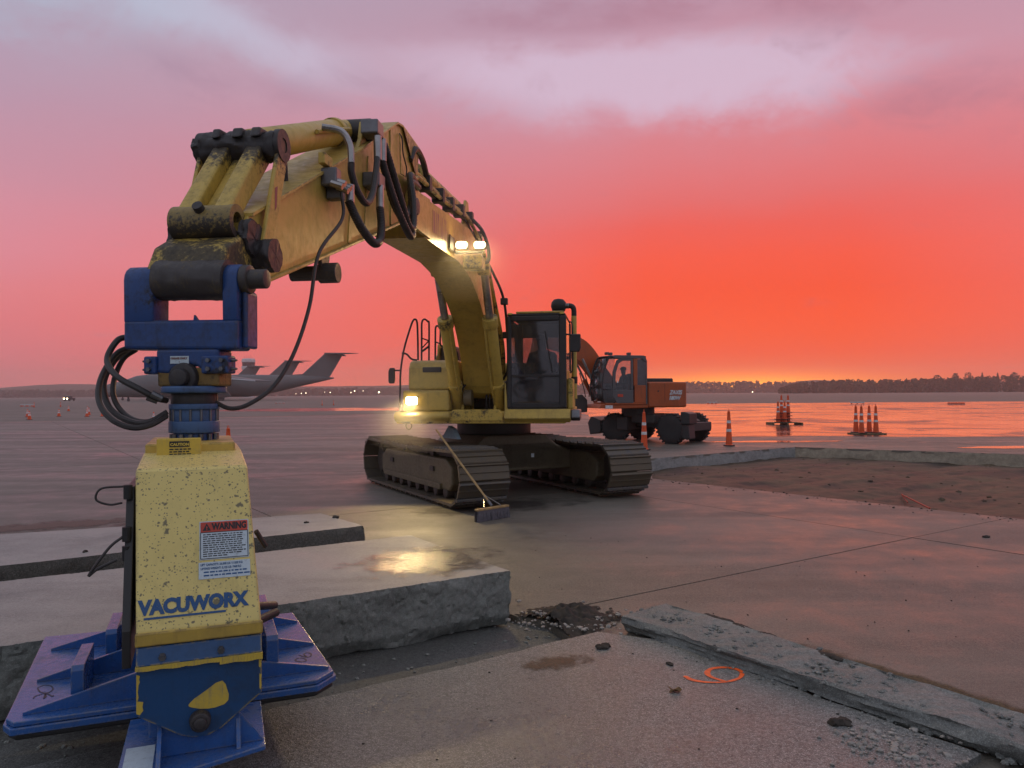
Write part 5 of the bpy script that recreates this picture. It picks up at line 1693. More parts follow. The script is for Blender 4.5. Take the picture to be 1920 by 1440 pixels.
cabp('lower_window', M['glass_dark'], CF - 0.045, CF - 0.035, WL + 0.075, WR - 0.125, 1.69, 2.125, bevel=0)
cabp('side_wall', M['frame'], CB + 0.1, CF - 0.09, WL + 0.01, WL + 0.03, 1.62, 2.3)
cabp('side_window', M['glass'], CB + 0.1, CF - 0.09, WL + 0.015, WL + 0.022, 2.30, 3.14, bevel=0)
cabp('cab_door', M['yellow'], CB + 0.1, CF - 0.10, WR - 0.04, WR + 0.005, 1.60, 2.25, bevel=0.02)
cabp('door_window', M['glass'], CB + 0.1, CF - 0.09, WR - 0.025, WR - 0.018, 2.25, 3.14, bevel=0)
cabp('rear_wall', M['frame'], CB + 0.01, CB + 0.06, WL + 0.08, WR - 0.08, 1.62, 2.42)
cabp('rear_wall', M['frame'], CB + 0.01, CB + 0.06, WL + 0.08, WR - 0.08, 2.90, 3.16)
cabp('rear_window', M['glass'], CB + 0.03, CB + 0.036, WL + 0.08, WR - 0.08, 2.42, 2.90, bevel=0)
cabp('monitor', M['frame'], CF - 0.45, CF - 0.38, WL + 0.10, WL + 0.26, 2.10, 2.38)
cabp('seat_base', M['seat'], 0.55, 1.15, 0.80, 1.28, 1.95, 2.10, bevel=0.05)
cabp('seat_back', M['seat'], 0.48, 0.60, 0.80, 1.28, 2.10, 2.60, bevel=0.05)
cabp('seat_pedestal', M['frame'], 0.65, 1.05, 0.85, 1.22, 1.62, 1.95)
MB().tube([U(CF + 0.015, 1.30, 2.2), U(CF + 0.015, 1.18, 2.9)], 0.010, 6).build('wiper', M['frame'], cab)
for k, (f, w0) in enumerate(((1.55, 0.68), (1.55, 1.36))):
    MB().cyl(U(f, w0, 1.62), U(f, w0, 2.22), 0.025, seg=8).build('control_lever', M['frame'], cab, smooth=True)
# step beam under the cab
MB().slab([(1.5, 1.38), (2.0, 1.36), (2.10, 1.43), (2.02, 1.585), (1.5, 1.585)], U, 0.49, 1.60).build('cab_step_beam', M['yellow'], exc, bevel=0.012)
MB().slab([(1.35, 1.40), (1.85, 1.38), (1.98, 1.44), (1.9, 1.57), (1.35, 1.57)], U, 1.605, 1.76).build('step_end', M['steel'], exc, bevel=0.02)
MB().xslab([(0.485, 1.58), (0.545, 1.58), (0.51, 2.0), (0.485, 2.05)], U, 1.92, 1.98).build('corner_plate', M['yellow'], exc, bevel=0.006)
MB().box(U, 1.2, 1.9, WR + 0.01, WR + 0.10, 1.58, 2.1).build('side_step', M['yellow_grease'], exc, bevel=0.02)
# air precleaner and its stand pipe beside the cab
pc = MB()
pc.lathe([(0.02, -0.22), (0.085, -0.22), (0.085, -0.11), (0.115, -0.08), (0.14, 0.0), (0.128, 0.07), (0.085, 0.12), (0.0, 0.138)], U(1.2, 1.365, 3.40), Z, 28)
pc.build('precleaner', M['black'], exc, smooth=True)
MB().tube(smooth_path([U(1.2, 1.45, 3.40), U(1.2, 1.56, 3.405), U(1.2, 1.615, 3.38), U(1.2, 1.635, 3.32), U(1.2, 1.635, 3.2)], 8), 0.046, 12).build('intake_elbow', M['black'], exc, smooth=True)
for k in range(3):
    MB().cyl(U(1.2, 1.49 + 0.022 * k, 3.402), U(1.2, 1.50 + 0.022 * k, 3.402), 0.052, seg=16).build('hose_clip', M['chrome'], exc, smooth=True)
MB().cyl(U(1.2, 1.635, 3.22), U(1.2, 1.635, 1.75), 0.048, seg=16).build('stand_pipe', M['yellow'], exc, smooth=True)
MB().cyl(U(1.2, 1.635, 2.02), U(1.2, 1.635, 2.14), 0.056, seg=16).build('pipe_clamp', M['black'], exc, smooth=True)
rail([(1.5, 1.57, 3.1), (1.5, 1.62, 3.0), (1.5, 1.62, 2.3), (1.5, 1.57, 2.2)], 0.012)

# ---- undercarriage
TW = 0.435                         # half shoe width
GA = 1.42                         # half gauge
CAR = MB().xslab([(-1.0, 0.45), (1.0, 0.45), (1.0, 0.78), (0.62, 1.08), (-0.62, 1.08), (-1.0, 0.78)], K, -0.95, 0.95).build('car_body', M['trackframe'], exc, bevel=0.03)
for f in (-0.75, 0.75):
    MB().xslab([(-1.35, 0.42), (1.35, 0.42), (1.35, 0.70), (0.7, 0.95), (-0.7, 0.95), (-1.35, 0.70)], K, f - 0.2, f + 0.2).build('cross_leg', M['trackframe'], exc, bevel=0.03)
RI = 0.40                         # idler pitch radius
ZC = 0.50
LH = 2.12
per = 4 * LH + 2 * math.pi * RI
NSH = 42
pitch = per / NSH


def track_pt(u):
    u %= per
    if u < 2 * LH:                       # top run, back to front, sagging a little
        f = -LH + u
        sag = -0.03 * math.sin(math.pi * u / (2 * LH)) * abs(math.sin(3 * math.pi * u / (2 * LH)))
        return f, ZC + RI + sag, 0.0
    u -= 2 * LH
    if u < math.pi * RI:
        a = u / RI
        return LH + RI * math.sin(a), ZC + RI * math.cos(a), a
    u -= math.pi * RI
    if u < 2 * LH:
        return LH - u, ZC - RI, math.pi
    u -= 2 * LH
    a = math.pi + u / RI
    return -LH + RI * math.sin(a), ZC + RI * math.cos(a), a


# one shoe, in its own frame: x forward, y across, z outwards
shm = MB()
def SF(a, b, c):
    return V(a, b, c)
hp_ = pitch / 2
shm.prism([(-hp_ * 1.0, 0.010), (-hp_ * 0.99, 0.050), (-hp_ * 0.88, 0.076), (-hp_ * 0.76, 0.076), (-hp_ * 0.64, 0.044), (hp_ * 0.0, 0.043), (hp_ * 0.04, 0.062), (hp_ * 0.12, 0.062), (hp_ * 0.16, 0.042), (hp_ * 0.95, 0.038), (hp_ * 1.07, 0.020), (hp_ * 1.06, 0.0), (-hp_ * 0.95, 0.0)],
          lambda a, c: V(a, -TW, c), lambda a, c: V(a, TW, c))
shoe_mesh = shm.mesh('track_shoe')
shoe_mesh.materials.append(M['shoe'])
lkm = MB()
for y in (-0.13, 0.09):
    lkm.prism([(-hp_ * 1.05, -0.09), (-hp_ * 0.6, -0.11), (hp_ * 0.6, -0.11), (hp_ * 1.05, -0.09), (hp_ * 1.05, -0.005), (-hp_ * 1.05, -0.005)], lambda a, c: V(a, y, c), lambda a, c: V(a, y + 0.05, c))
link_mesh = lkm.mesh('track_link')
link_mesh.materials.append(M['track'])
bltm = MB()
for y in (-0.19, 0.19):
    for x in (-0.05, 0.02):
        bltm.cyl(V(x, y, 0.045), V(x, y, 0.066), 0.016, seg=6)
for sd_ in (-1, 1):
    tr = bpy.data.objects.new('track', None)
    col.objects.link(tr)
    tr.parent = exc
    wc = GA * sd_
    for k in range(NSH):
        f, z, a = track_pt(k * pitch + 0.05)
        # x axis of the shoe runs along the travel direction, z outwards
        tx = kf_ * math.cos(a) - Z * math.sin(a)
        tz = kf_ * math.sin(a) + Z * math.cos(a)
        ty = tz.cross(tx)
        Mx = Matrix((tx, ty, tz)).transposed().to_4x4()
        Mx.translation = K(f, wc, z)
        ml = rootmat(exc).inverted() @ Mx
        for nm, me in (('track_shoe', shoe_mesh), ('track_link', link_mesh)):
            o = bpy.data.objects.new(nm, me)
            col.objects.link(o)
            o.parent = tr
            o.matrix_local = ml
    MB().slab([(-1.75, 0.24), (1.75, 0.24), (1.86, 0.34), (1.86, 0.62), (1.6, 0.76), (-1.5, 0.76), (-1.80, 0.62), (-1.80, 0.34)], K, wc - 0.27, wc + 0.27).build('track_frame', M['trackframe'], tr, bevel=0.03)
    if True:
        out_w = wc + sd_ * 0.27
        for f in (-1.2, 0.95):
            MB().box(K, f, f + 0.16, min(out_w, out_w + 0.03 * sd_), max(out_w, out_w + 0.03 * sd_), 0.52, 0.60).build('frame_slot', M['grease'], tr)
        MB().slab([(-1.55, 0.24), (1.45, 0.24), (1.45, 0.34), (-1.55, 0.34)], K, out_w - 0.02 * sd_, out_w + 0.05 * sd_).build('track_guard', M['trackframe'], tr, bevel=0.01)
    for k in range(8):
        f = -1.55 + 3.1 * k / 7
        MB().cyl(K(f, wc - 0.26, 0.20), K(f, wc + 0.26, 0.20), 0.10, seg=16).build('track_roller', M['track'], tr, smooth=True, bevel=0.01)
    for f in (-0.7, 0.75):
        MB().cyl(K(f, wc - 0.18, 0.80), K(f, wc + 0.18, 0.80), 0.075, seg=14).build('carrier_roller', M['track'], tr, smooth=True)
    MB().cyl(K(LH, wc - 0.10, ZC), K(LH, wc + 0.10, ZC), RI - 0.075, seg=32).build('idler', M['track'], tr, smooth=True, bevel=0.02)
    spk = MB()
    pts = []
    for k in range(44):
        a = 2 * math.pi * k / 44
        rr = RI - 0.03 if k % 2 else RI - 0.10
        pts.append((-LH + rr * math.cos(a), ZC + rr * math.sin(a)))
    spk.slab(pts, K, wc - 0.05, wc + 0.05)
    spk.cyl(K(-LH, wc - 0.19, ZC), K(-LH, wc + 0.22, ZC), 0.24, seg=24)
    spk.build('sprocket', M['track'], tr, bevel=0.004)
# tow shackle under the bumper
MB().tube([U(1.9, -1.20 + 0.05 * math.cos(t), 1.30 + 0.06 * math.sin(t)) for t in [k * math.pi / 8 for k in range(17)]], 0.014, 6).build('shackle', M['grease'], exc, smooth=True)
MB().box(K, 0.96, 0.965, 0.30, 0.36, 0.66, 0.73).build('plate_label', M['white'], exc)
rag = MB().slab([(0.55, 1.06), (1.25, 1.06), (1.05, 1.24), (0.85, 1.28)], lambda s, w, z: K(s, w, z), -1.32, -1.25).build('blue_cloth', plain('pale_blue_cloth', (0.25, 0.33, 0.38), 0.8), exc)


# ---- people in the cabs
def person(name, base, fwd, label, scale=1.0):
    """seated figure: base = hip point on the seat"""
    fwd = Vector(fwd).normalized()
    rt = fwd.cross(Z)
    P = lambda f, s, z: fwd * f * scale + rt * s * scale + Z * z * scale
    vs = [P(0, 0, 0.08), P(0.02, 0, 0.30), P(0.03, 0, 0.46), P(0.05, 0, 0.55), P(0.06, 0, 0.63), P(0.07, 0, 0.72), P(0.065, 0, 0.80),
          P(0.03, 0.19, 0.46), P(0.10, 0.25, 0.22), P(0.34, 0.27, 0.20), P(0.42, 0.27, 0.22),
          P(0.03, -0.19, 0.46), P(0.10, -0.25, 0.22), P(0.34, -0.27, 0.20), P(0.42, -0.27, 0.22),
          P(0.06, 0.10, 0.06), P(0.46, 0.13, 0.08), P(0.56, 0.13, -0.32), P(0.70, 0.13, -0.36),
          P(0.06, -0.10, 0.06), P(0.46, -0.13, 0.08), P(0.56, -0.13, -0.32), P(0.70, -0.13, -0.36)]
    ed = [(0, 1), (1, 2), (2, 3), (3, 4), (4, 5), (5, 6), (2, 7), (7, 8), (8, 9), (9, 10), (2, 11), (11, 12), (12, 13), (13, 14), (0, 15), (15, 16), (16, 17), (17, 18), (0, 19), (19, 20), (20, 21), (21, 22)]
    rad = [.15, .15, .14, .065, .085, .105, .075, .075, .055, .042, .04, .075, .055, .042, .04, .09, .075, .055, .05, .09, .075, .055, .05]
    me = bpy.data.meshes.new(name)
    me.from_pydata([tuple(v) for v in vs], ed, [])
    o = bpy.data.objects.new(name, me)
    col.objects.link(o)
    me.materials.append(M['cloth'])
    o.modifiers.new('skin', 'SKIN')
    o.modifiers.new('sub', 'SUBSURF').levels = 2
    o.modifiers['sub'].render_levels = 2
    for i, sv in enumerate(me.skin_vertices[0].data):
        sv.radius = (rad[i] * scale, rad[i] * scale)
        sv.use_root = i == 0
    o.location = base
    tag(o, label, 'person')
    # cap as clothing
    cpm = MB().lathe([(0.112, 0.0), (0.115, 0.03), (0.10, 0.085), (0.06, 0.115), (0.0, 0.125)], Vector(base) + P(0.065, 0, 0.735), Z, 20)
    cpm.tube([Vector(base) + P(0.16, -0.07, 0.745), Vector(base) + P(0.20, 0, 0.742), Vector(base) + P(0.16, 0.07, 0.745)], 0.012, 6)
    c_ = cpm.build('cap', M['cloth'], None, smooth=True)
    c_.parent = o
    c_.data.transform(Matrix.Translation(-Vector(base)))
    return o


person('person', U(0.92, 1.04, 2.08), -b_, 'person in dark clothes and cap at the controls of the tracked yellow excavator')

# ---- push broom leaning on the track
brm_root = thing('push_broom', G(922, 975, 0), 'push broom with wooden handle and grey bristles leaning on the left track', 'broom')
hb_ = G(905, 945, 0.16)
hb_ = G(922, 972, 0.0) + V(0, 0, 0.19)
tpb = D(818, 806, 12.33)
MB().tube([hb_, tpb], 0.0165, 10).build('handle', M['wood'], brm_root, smooth=True)
a_ = G(893, 979, 0)
c_ = G(952, 969, 0)
hd = (c_ - a_)
hd.z = 0
hx = hd.normalized()
hy_ = V(-hx.y, hx.x, 0)
mid_ = (a_ + c_) / 2
hwid = hd.length / 2
FB = lambda a, b, z: mid_ + hx * a + hy_ * b + Z * z
MB().box(FB, -hwid, hwid, -0.035, 0.04, 0.155, 0.185).build('head_block', M['wood'], brm_root, bevel=0.006)
brs = MB()
for k in range(46):
    for j in range(4):
        x = -hwid + 0.008 + (2 * hwid - 0.016) * k / 45
        y = -0.028 + 0.02 * j
        lean = rnd.uniform(-0.012, 0.012)
        brs.add([FB(x - .006, y, .155), FB(x + .006, y, .155), FB(x + .006, y + .008, .155), FB(x + lean - .009, y - 0.02 * (j < 2), 0.0), FB(x + lean + .009, y - 0.02 * (j < 2), 0.0), FB(x + lean, y + 0.01, 0.0)], [(0, 1, 4, 3), (1, 2, 5, 4), (2, 0, 3, 5)])
tag(brs.build('bristles', M['bristle'], brm_root), kind='stuff')
hs_ = hb_ + (tpb - hb_).normalized() * 0.22
for sgn in (-1, 1):
    MB().tube([FB(0.17 * sgn, 0, 0.185), FB(0.165 * sgn, 0, 0.20), hs_ + V(0, 0, 0.005 * sgn)], 0.006, 6).build('brace', M['chrome'], brm_root, smooth=True)
MB().cyl(hb_ - (tpb - hb_).normalized() * 0.01, hb_ + (tpb - hb_).normalized() * 0.10, 0.022, seg=12).build('socket', M['steel'], brm_root, smooth=True)

# ================================================================ WHEELED EXCAVATOR
WP = V(4.78, 29.2, 0)
wex = thing('excavator', WP, 'orange wheeled excavator with grey cab door standing behind the yellow one', 'excavator')
hu = V(-0.94, -0.342, 0).normalized()
lu = V(-hu.y, hu.x, 0)


def X(f, l, z):
    return WP + hu * f + lu * l + Z * z


hw_ = V(-0.76, 0.65, 0).normalized()
lw_ = V(-hw_.y, hw_.x, 0)             # towards the camera


def Y(f, l, z):
    return WP + V(0.66, -0.05, 0) + hw_ * f + lw_ * l + Z * z


MB().slab([(0.24, 1.29), (1.7, 1.28), (1.7, 1.42), (0.24, 1.46)], X, -1.1, 1.2).build('deck_frame', M['orange'], wex, bevel=0.03)
MB().zslab([(-1.0, -1.24), (0.25, -1.24), (0.25, 1.24), (-1.0, 1.24), (-1.42, 1.12), (-1.60, 0.8), (-1.62, 0), (-1.60, -0.8), (-1.42, -1.12)], X, 1.30, 2.24).build('engine_housing', M['orange'], wex, bevel=0.06, seg=3)
MB().box(X, -1.0, 0.2, -0.9, 0.9, 2.222, 2.38).build('hood_grille', M['frame'], wex, bevel=0.04)
MB().box(X, -0.43, -0.42, 1.242, 1.246, 1.5, 2.18).build('panel_seam', M['frame'], wex)
MB().cyl(X(-0.15, 1.242, 1.9), X(-0.15, 1.256, 1.9), 0.03, seg=10).build('panel_lock', M['frame'], wex, smooth=True)
text_part('lettering', 'ZAXIS', 0.21, X(-0.62, 1.256, 1.78), -hu, Z, M['white'], wex, bold=0.008, shear=0.2, xs=0.9)
text_part('lettering', '180W', 0.20, X(-0.58, 1.256, 1.58), -hu, Z, M['white'], wex, bold=0.008, shear=0.2, xs=0.95)
wcab = bpy.data.objects.new('cab', None)
col.objects.link(wcab)
wcab.parent = wex
def wc(name, mat, f0, f1, l0, l1, z0, z1, bevel=0.02):
    return MB().box(X, f0, f1, l0, l1, z0, z1).build(name, mat, wcab, bevel=bevel)
sidep = [(0.30, 1.40), (0.30, 3.05), (0.42, 3.20), (1.55, 3.20), (1.80, 3.13), (2.02, 2.6), (2.10, 2.0), (2.02, 1.45)]
# cab shell: rear pillar with its window, door, front glazing
MB().slab([(0.30, 1.42), (0.30, 3.0), (0.36, 3.10), (0.36, 1.42)], X, 0.28, 1.25).build('cab_rear_post', M['grey_paint'], wcab, bevel=0.02)
wc('cab_roof', M['frame'], 0.32, 1.80, 0.27, 1.24, 3.10, 3.19, 0.05)
MB().slab([(0.30, 2.98), (0.36, 3.12), (0.44, 3.20), (1.62, 3.20), (1.72, 3.14), (1.60, 3.08), (0.5, 3.08), (0.42, 2.98)], X, 1.19, 1.26).build('roof_rail', M['grey_paint'], wcab, bevel=0.015)
wc('cab_floor', M['orange'], 0.3, 2.0, 0.27, 1.24, 1.42, 1.50)
wc('rear_quarter', M['orange'], 0.36, 0.82, 1.20, 1.245, 1.47, 2.12)
wc('rear_quarter_post', M['orange'], 0.70, 0.86, 1.20, 1.25, 2.10, 3.10)
wc('rear_quarter_window', M['glass'], 0.36, 0.70, 1.215, 1.225, 2.12, 3.08, 0)
dm = MB()
dm.slab([(0.88, 1.47), (1.55, 1.47), (1.72, 1.75), (1.72, 1.95), (0.88, 1.95)], X, 1.20, 1.25)
door = dm.build('cab_door', M['grey_paint'], wcab, bevel=0.02)
for pl in ([(0.88, 1.95), (0.97, 1.95), (0.97, 3.0), (0.88, 3.05)], [(1.60, 1.95), (1.72, 1.95), (1.70, 2.6), (1.55, 3.0), (1.36, 3.12), (1.30, 3.0), (1.46, 2.9), (1.58, 2.55)], [(0.88, 3.0), (1.40, 3.0), (1.36, 3.12), (0.88, 3.12)]):
    MB().slab(pl, X, 1.20, 1.25).build('door_frame', M['grey_paint'], door, bevel=0.015)
MB().slab([(0.97, 1.95), (1.60, 1.95), (1.58, 2.55), (1.46, 2.9), (1.32, 3.0), (0.97, 3.0)], X, 1.22, 1.228).build('door_window', M['glass'], door)
MB().box(X, 1.30, 1.52, 1.251, 1.262, 1.70, 1.80).build('door_handle', M['red'], door, bevel=0.01)
MB().box(X, 1.50, 1.54, 1.251, 1.256, 2.20, 2.28).build('door_sticker', M['white'], door)
# front glazing
fg = MB()
fpr = [(1.75, 1.50), (2.06, 1.55), (2.12, 2.0), (2.05, 2.55), (1.85, 3.08), (1.72, 3.12)]
for (f0, z0), (f1, z1) in zip(fpr[1:], fpr[2:]):
    fg.add([X(f0, 0.30, z0), X(f0, 1.22, z0), X(f1, 1.22, z1), X(f1, 0.30, z1)], [(0, 1, 2, 3)])
fgo = fg.build('front_window', M['glass'], wcab, smooth=True)
fgo.modifiers.new('thick', 'SOLIDIFY').thickness = 0.008
MB().slab([(1.72, 1.95), (2.12, 2.0), (2.05, 2.55), (1.85, 3.06), (1.60, 3.08)], X, 1.215, 1.224).build('side_window', M['glass'], wcab)
MB().slab([(1.60, 1.47), (2.04, 1.50), (2.11, 1.95), (1.72, 1.95)], X, 1.20, 1.24).build('lower_side_panel', M['glass_dark'], wcab)
for l in (0.28, 1.21):
    MB().tube(smooth_path([X(a, l, b) for a, b in fpr[1:]], 4), 0.028, 8).build('cab_front_post', M['frame'], wcab, smooth=True)
wc('far_side_wall', M['frame'], 0.4, 1.6, 0.28, 0.30, 1.5, 2.2)
wc('seat_base', M['seat'], 0.75, 1.2, 0.52, 0.98, 1.80, 1.95, 0.04)
wc('seat_back', M['seat'], 0.66, 0.80, 0.52, 0.98, 1.95, 2.55, 0.05)
wc('console', M['frame'], 1.55, 1.8, 0.5, 0.9, 1.5, 2.15, 0.04)
for f, l in ((1.86, 1.1), (1.62, 0.9), (0.95, 1.05)):
    MB().box(X, f - 0.06, f + 0.06, l - 0.08, l + 0.08, 3.21, 3.31).build('roof_lamp', M['grey_paint'], wcab, bevel=0.02)
person('person', X(0.95, 0.75, 1.95), hu, 'person in dark clothes seated in the orange wheeled excavator')
MB().box(X, 1.72, 2.0, 1.21, 1.26, 1.28, 1.40).build('marker_lamp', M['band'], wex, bevel=0.01)
MB().slab([(1.70, 1.30), (2.25, 1.30), (2.15, 1.45), (1.70, 1.46)], X, 0.1, 1.22).build('front_step', M['orange'], wex, bevel=0.02)
# boom, stick, cylinders
bmp_ = spl2([(0.75, 1.55), (1.35, 1.75), (1.95, 2.45), (2.45, 3.0), (3.1, 3.35), (3.95, 3.55)], 5) + spl2([(3.95, 3.85), (3.0, 3.95), (2.4, 3.88), (1.9, 3.5), (1.35, 2.75), (0.7, 1.95)], 5)
MB().slab(bmp_, X, -0.28, 0.10).build('boom', M['orange'], wex, bevel=0.015)
MB().slab([(3.7, 4.1), (4.15, 4.05), (4.6, 1.9), (4.4, 1.8)], X, -0.24, 0.06).build('arm', M['orange'], wex, bevel=0.015)
for l in (-0.42, 0.24):
    cc = MB().cyl(X(1.55, l, 1.45), X(2.05, l, 2.35), 0.075, seg=16).build('boom_cylinder', M['orange'], wex, smooth=True)
    MB().cyl(X(2.0, l, 2.28), X(2.42, l, 3.1), 0.045, seg=12).build('cylinder_rod', M['chrome'], cc, smooth=True)
for k in range(3):
    MB().tube(smooth_path([X(1.75 + 0.15 * k, -0.3, 1.7), X(1.7 + 0.2 * k, -0.32, 2.0), X(1.85 + 0.22 * k, -0.3, 2.6)]), 0.02, 6).build('hydraulic_hose', M['hose'], wex, smooth=True)
bk = MB().slab([(2.3, 1.15), (3.1, 1.15), (3.2, 1.5), (2.9, 1.75), (2.5, 1.8), (2.3, 1.6)], X, -0.5, 0.4).build('bucket', M['grease'], wex, bevel=0.03)
# undercarriage
MB().slab([(-1.55, 0.55), (1.55, 0.55), (1.65, 0.80), (1.3, 1.0), (-1.3, 1.0), (-1.65, 0.80)], Y, -0.45, 0.45).build('chassis', M['grease'], wex, bevel=0.04)
MB().cyl(V(WP.x, WP.y, 0.98), V(WP.x, WP.y, 1.285), 0.62, seg=32).build('slew_ring', M['grease'], wex, smooth=True)
MB().box(Y, -0.5, 0.5, -0.95, 0.95, 0.72, 1.05).build('side_tank', M['grease'], wex, bevel=0.04)
MB().box(Y, 0.55, 1.0, 0.5, 1.15, 0.45, 0.95).build('step_box', M['grease'], wex, bevel=0.04)


def wheel(cf, cl, steer=0.0):
    w = bpy.data.objects.new('wheel', None)
    col.objects.link(w)
    w.parent = wex
    c = Y(cf, cl, 0.53)
    axl = (lw_ * math.cos(steer) + hw_ * math.sin(steer)).normalized()
    ty = MB().lathe([(0.27, -0.15), (0.45, -0.16), (0.515, -0.13), (0.53, -0.08), (0.53, 0.08), (0.515, 0.13), (0.45, 0.16), (0.27, 0.15)], c, axl, 40)
    u1 = axl.orthogonal().normalized()
    u2 = axl.cross(u1)
    tyre = ty.build('tyre', M['black'], w, smooth=True)
    tr_ = MB()
    for k in range(24):
        for sd in (-1, 1):
            a = 2 * math.pi * (k + 0.25 * sd) / 24
            d1 = u1 * math.cos(a) + u2 * math.sin(a)
            t1 = -u1 * math.sin(a) + u2 * math.cos(a)
            fr = lambda x, y, z: c + axl * (y + sd * 0.075) + t1 * (x + (y * sd) * 0.25) + d1 * z
            tr_.box(fr, -0.032, 0.032, -0.075, 0.085, 0.49, 0.562)
    tag(tr_.build('tread', M['black'], tyre), kind='stuff')
    rim = MB().lathe([(0.05, -0.04), (0.20, -0.05), (0.275, -0.13), (0.285, 0.0), (0.275, 0.13), (0.20, 0.06), (0.12, 0.05), (0.10, 0.10), (0.0, 0.10)], c, axl, 28)
    rim.build('rim', M['trackframe'], w, smooth=True)
    return w


for cl in (0.92, -0.92):
    wheel(-1.18, cl)
    wheel(1.18, cl, R(-14))
for f in (-1.18, 1.18):
    MB().cyl(Y(f, -0.9, 0.53), Y(f, 0.9, 0.53), 0.12, seg=14).build('axle', M['grease'], wex, smooth=True)
# stabiliser / blade frame at the rear and front
MB().box(Y, -1.85, -1.5, -0.9, 0.95, 0.45, 0.75).build('blade_arm', M['grease'], wex, bevel=0.03)
MB().slab([(-2.0, 0.72), (-1.66, 0.72), (-1.66, 1.16), (-1.82, 1.16), (-2.0, 1.10)], Y, 0.55, 1.15).build('stabiliser_housing', M['frame'], wex, bevel=0.03)
MB().slab([(-1.97, 0.20), (-1.7, 0.20), (-1.62, 0.35), (-1.7, 0.72), (-1.92, 0.72)], Y, 0.62, 1.08).build('stabiliser_leg', M['frame'], wex, bevel=0.03)
MB().slab([(1.7, 0.35), (2.2, 0.25), (2.3, 0.7), (2.15, 0.95), (1.7, 0.8)], Y, -1.2, 1.2).build('dozer_blade', M['grease'], wex, bevel=0.03)
MB().tube([Y(1.9, 0.3 + 0.07 * math.cos(t), 0.98 + 0.09 * math.sin(t)) for t in [k * math.pi / 8 for k in range(17)]], 0.02, 6).build('tow_eye', M['grease'], wex, smooth=True)

# ================================================================ CONES
cone_cache = {}


def cone(loc, h, label, group, tall=True, name='traffic_cone', tilt=0.0):
    k = (h, tall)
    root = thing(name, loc, label, 'cone', group, rnd.uniform(0, 1.5))
    if k not in cone_cache:
        r0, r1 = (0.115, 0.045) if tall else (0.15, 0.035)
        z0 = 0.035
        rr = lambda t: r0 + (r1 - r0) * t
        def sect(a, b, off, n=2):
            return [(rr(a + (b - a) * i / (n - 1)) + off, z0 + (h * 0.92 - z0) * (a + (b - a) * i / (n - 1))) for i in range(n)]
        ms = []
        m = MB().zslab([(0.19, 0.12), (0.12, 0.19), (-0.12, 0.19), (-0.19, 0.12), (-0.19, -0.12), (-0.12, -0.19), (0.12, -0.19), (0.19, -0.12)], W3, 0.0, z0).mesh('base')
        ms.append(('base', m, 'cone_base'))
        prof = [(r0 + 0.03, z0)] + sect(0.02, 1.0, 0.0, 8)
        if tall:
            prof += [(r1 * 1.05, h * 0.925), (r1 * 0.75, h * 0.935)]
        prof += [(r1 * 0.6, h * 0.95)]
        ms.append(('cone_body', MB().lathe(prof, V(0, 0, 0), Z, 20).mesh('cone_body'), 'cone'))
        for a, b in (((0.40, 0.48), (0.66, 0.74)) if tall else ((0.45, 0.62), (0.72, 0.84))):
            ms.append(('reflective_band', MB().lathe(sect(a, b, 0.003), V(0, 0, 0), Z, 20).mesh('reflective_band'), 'band'))
        if tall:
            ms.append(('grip_loop', MB().tube([V(0.022 * math.cos(t), 0, h * 0.965 + 0.035 * h * math.sin(t)) for t in [q * math.pi / 8 for q in range(17)]], 0.009, 6).mesh('grip_loop'), 'cone'))
        for nm, m, mt in ms:
            m.materials.append(M[mt])
            if nm != 'base':
                for p in m.polygons:
                    p.use_smooth = True
                m.set_sharp_from_angle(angle=R(40))
        cone_cache[k] = ms
    for nm, m, mt in cone_cache[k]:
        o = bpy.data.objects.new(nm, m)
        col.objects.link(o)
        o.parent = root
    return root


cone(G(1367, 836), 1.27, 'tall orange cone standing alone at the corner of the soil pit', 'tall cones')
cone(G(1208, 844), 1.30, 'tall orange cone between the yellow track and the orange wheels', 'tall cones')
for k, (px, y, w) in enumerate(((1605, 33.3, 'leftmost'), (1615.5, 32.75, 'second from left'), (1630, 33.3, 'third from left'), (1642.5, 32.85, 'rightmost'))):
    p = D(px, 812, y)
    cone((p.x, p.y, 0.06), 1.22, '%s of the four tall cones lined up on a plank in the water' % w, 'tall cones on the plank')
pk = MB()
p0, p1 = D(1597, 812, 33.0), D(1654, 812, 33.0)
pk.box(lambda a, b, z: V(p0.x + (p1.x - p0.x) * a, 33.0 + b, z), 0, 1, -0.42, 0.45, 0.0, 0.06)
o = pk.build('plank', M['pallet'], bevel=0.01)
tag(center_thing(o, (p0.x, 33, 0)), 'dark plank under the row of four tall cones', 'plank')
# pallet with nested cones
ctr = G(1471, 796)
plr = thing('pallet', ctr, 'low wooden pallet carrying stacks of nested cones in the water', 'pallet')
for k in range(5):
    MB().box(lambda a, b, z: ctr + V(a, b, z), -0.85, 0.85, -0.55 + 0.24 * k, -0.37 + 0.24 * k, 0.10, 0.125).build('deck_board', M['pallet'], plr)
for a in (-0.8, 0, 0.8):
    MB().box(lambda x, b, z: ctr + V(x, b, z), a - 0.05, a + 0.05, -0.55, 0.6, 0.0, 0.099).build('bearer', M['pallet'], plr)
cn = 0
for q, (px, n, dy, wname) in enumerate(((1459, 2, -0.25, 'leftmost'), (1465.5, 4, 0.2, 'second'), (1471.5, 2, -0.25, 'third'), (1478, 4, 0.2, 'rightmost'))):
    p = D(px, 790, ctr.y + dy)
    for j in range(n):
        cone((p.x, p.y, 0.126 + j * 0.17), 1.05, '%s cone from the bottom in the %s nested stack on the pallet' % (('lowest', 'second', 'third', 'topmost')[j if n == 4 else (0 if j == 0 else 3)] if True else '', wname), 'nested cones on the pallet')
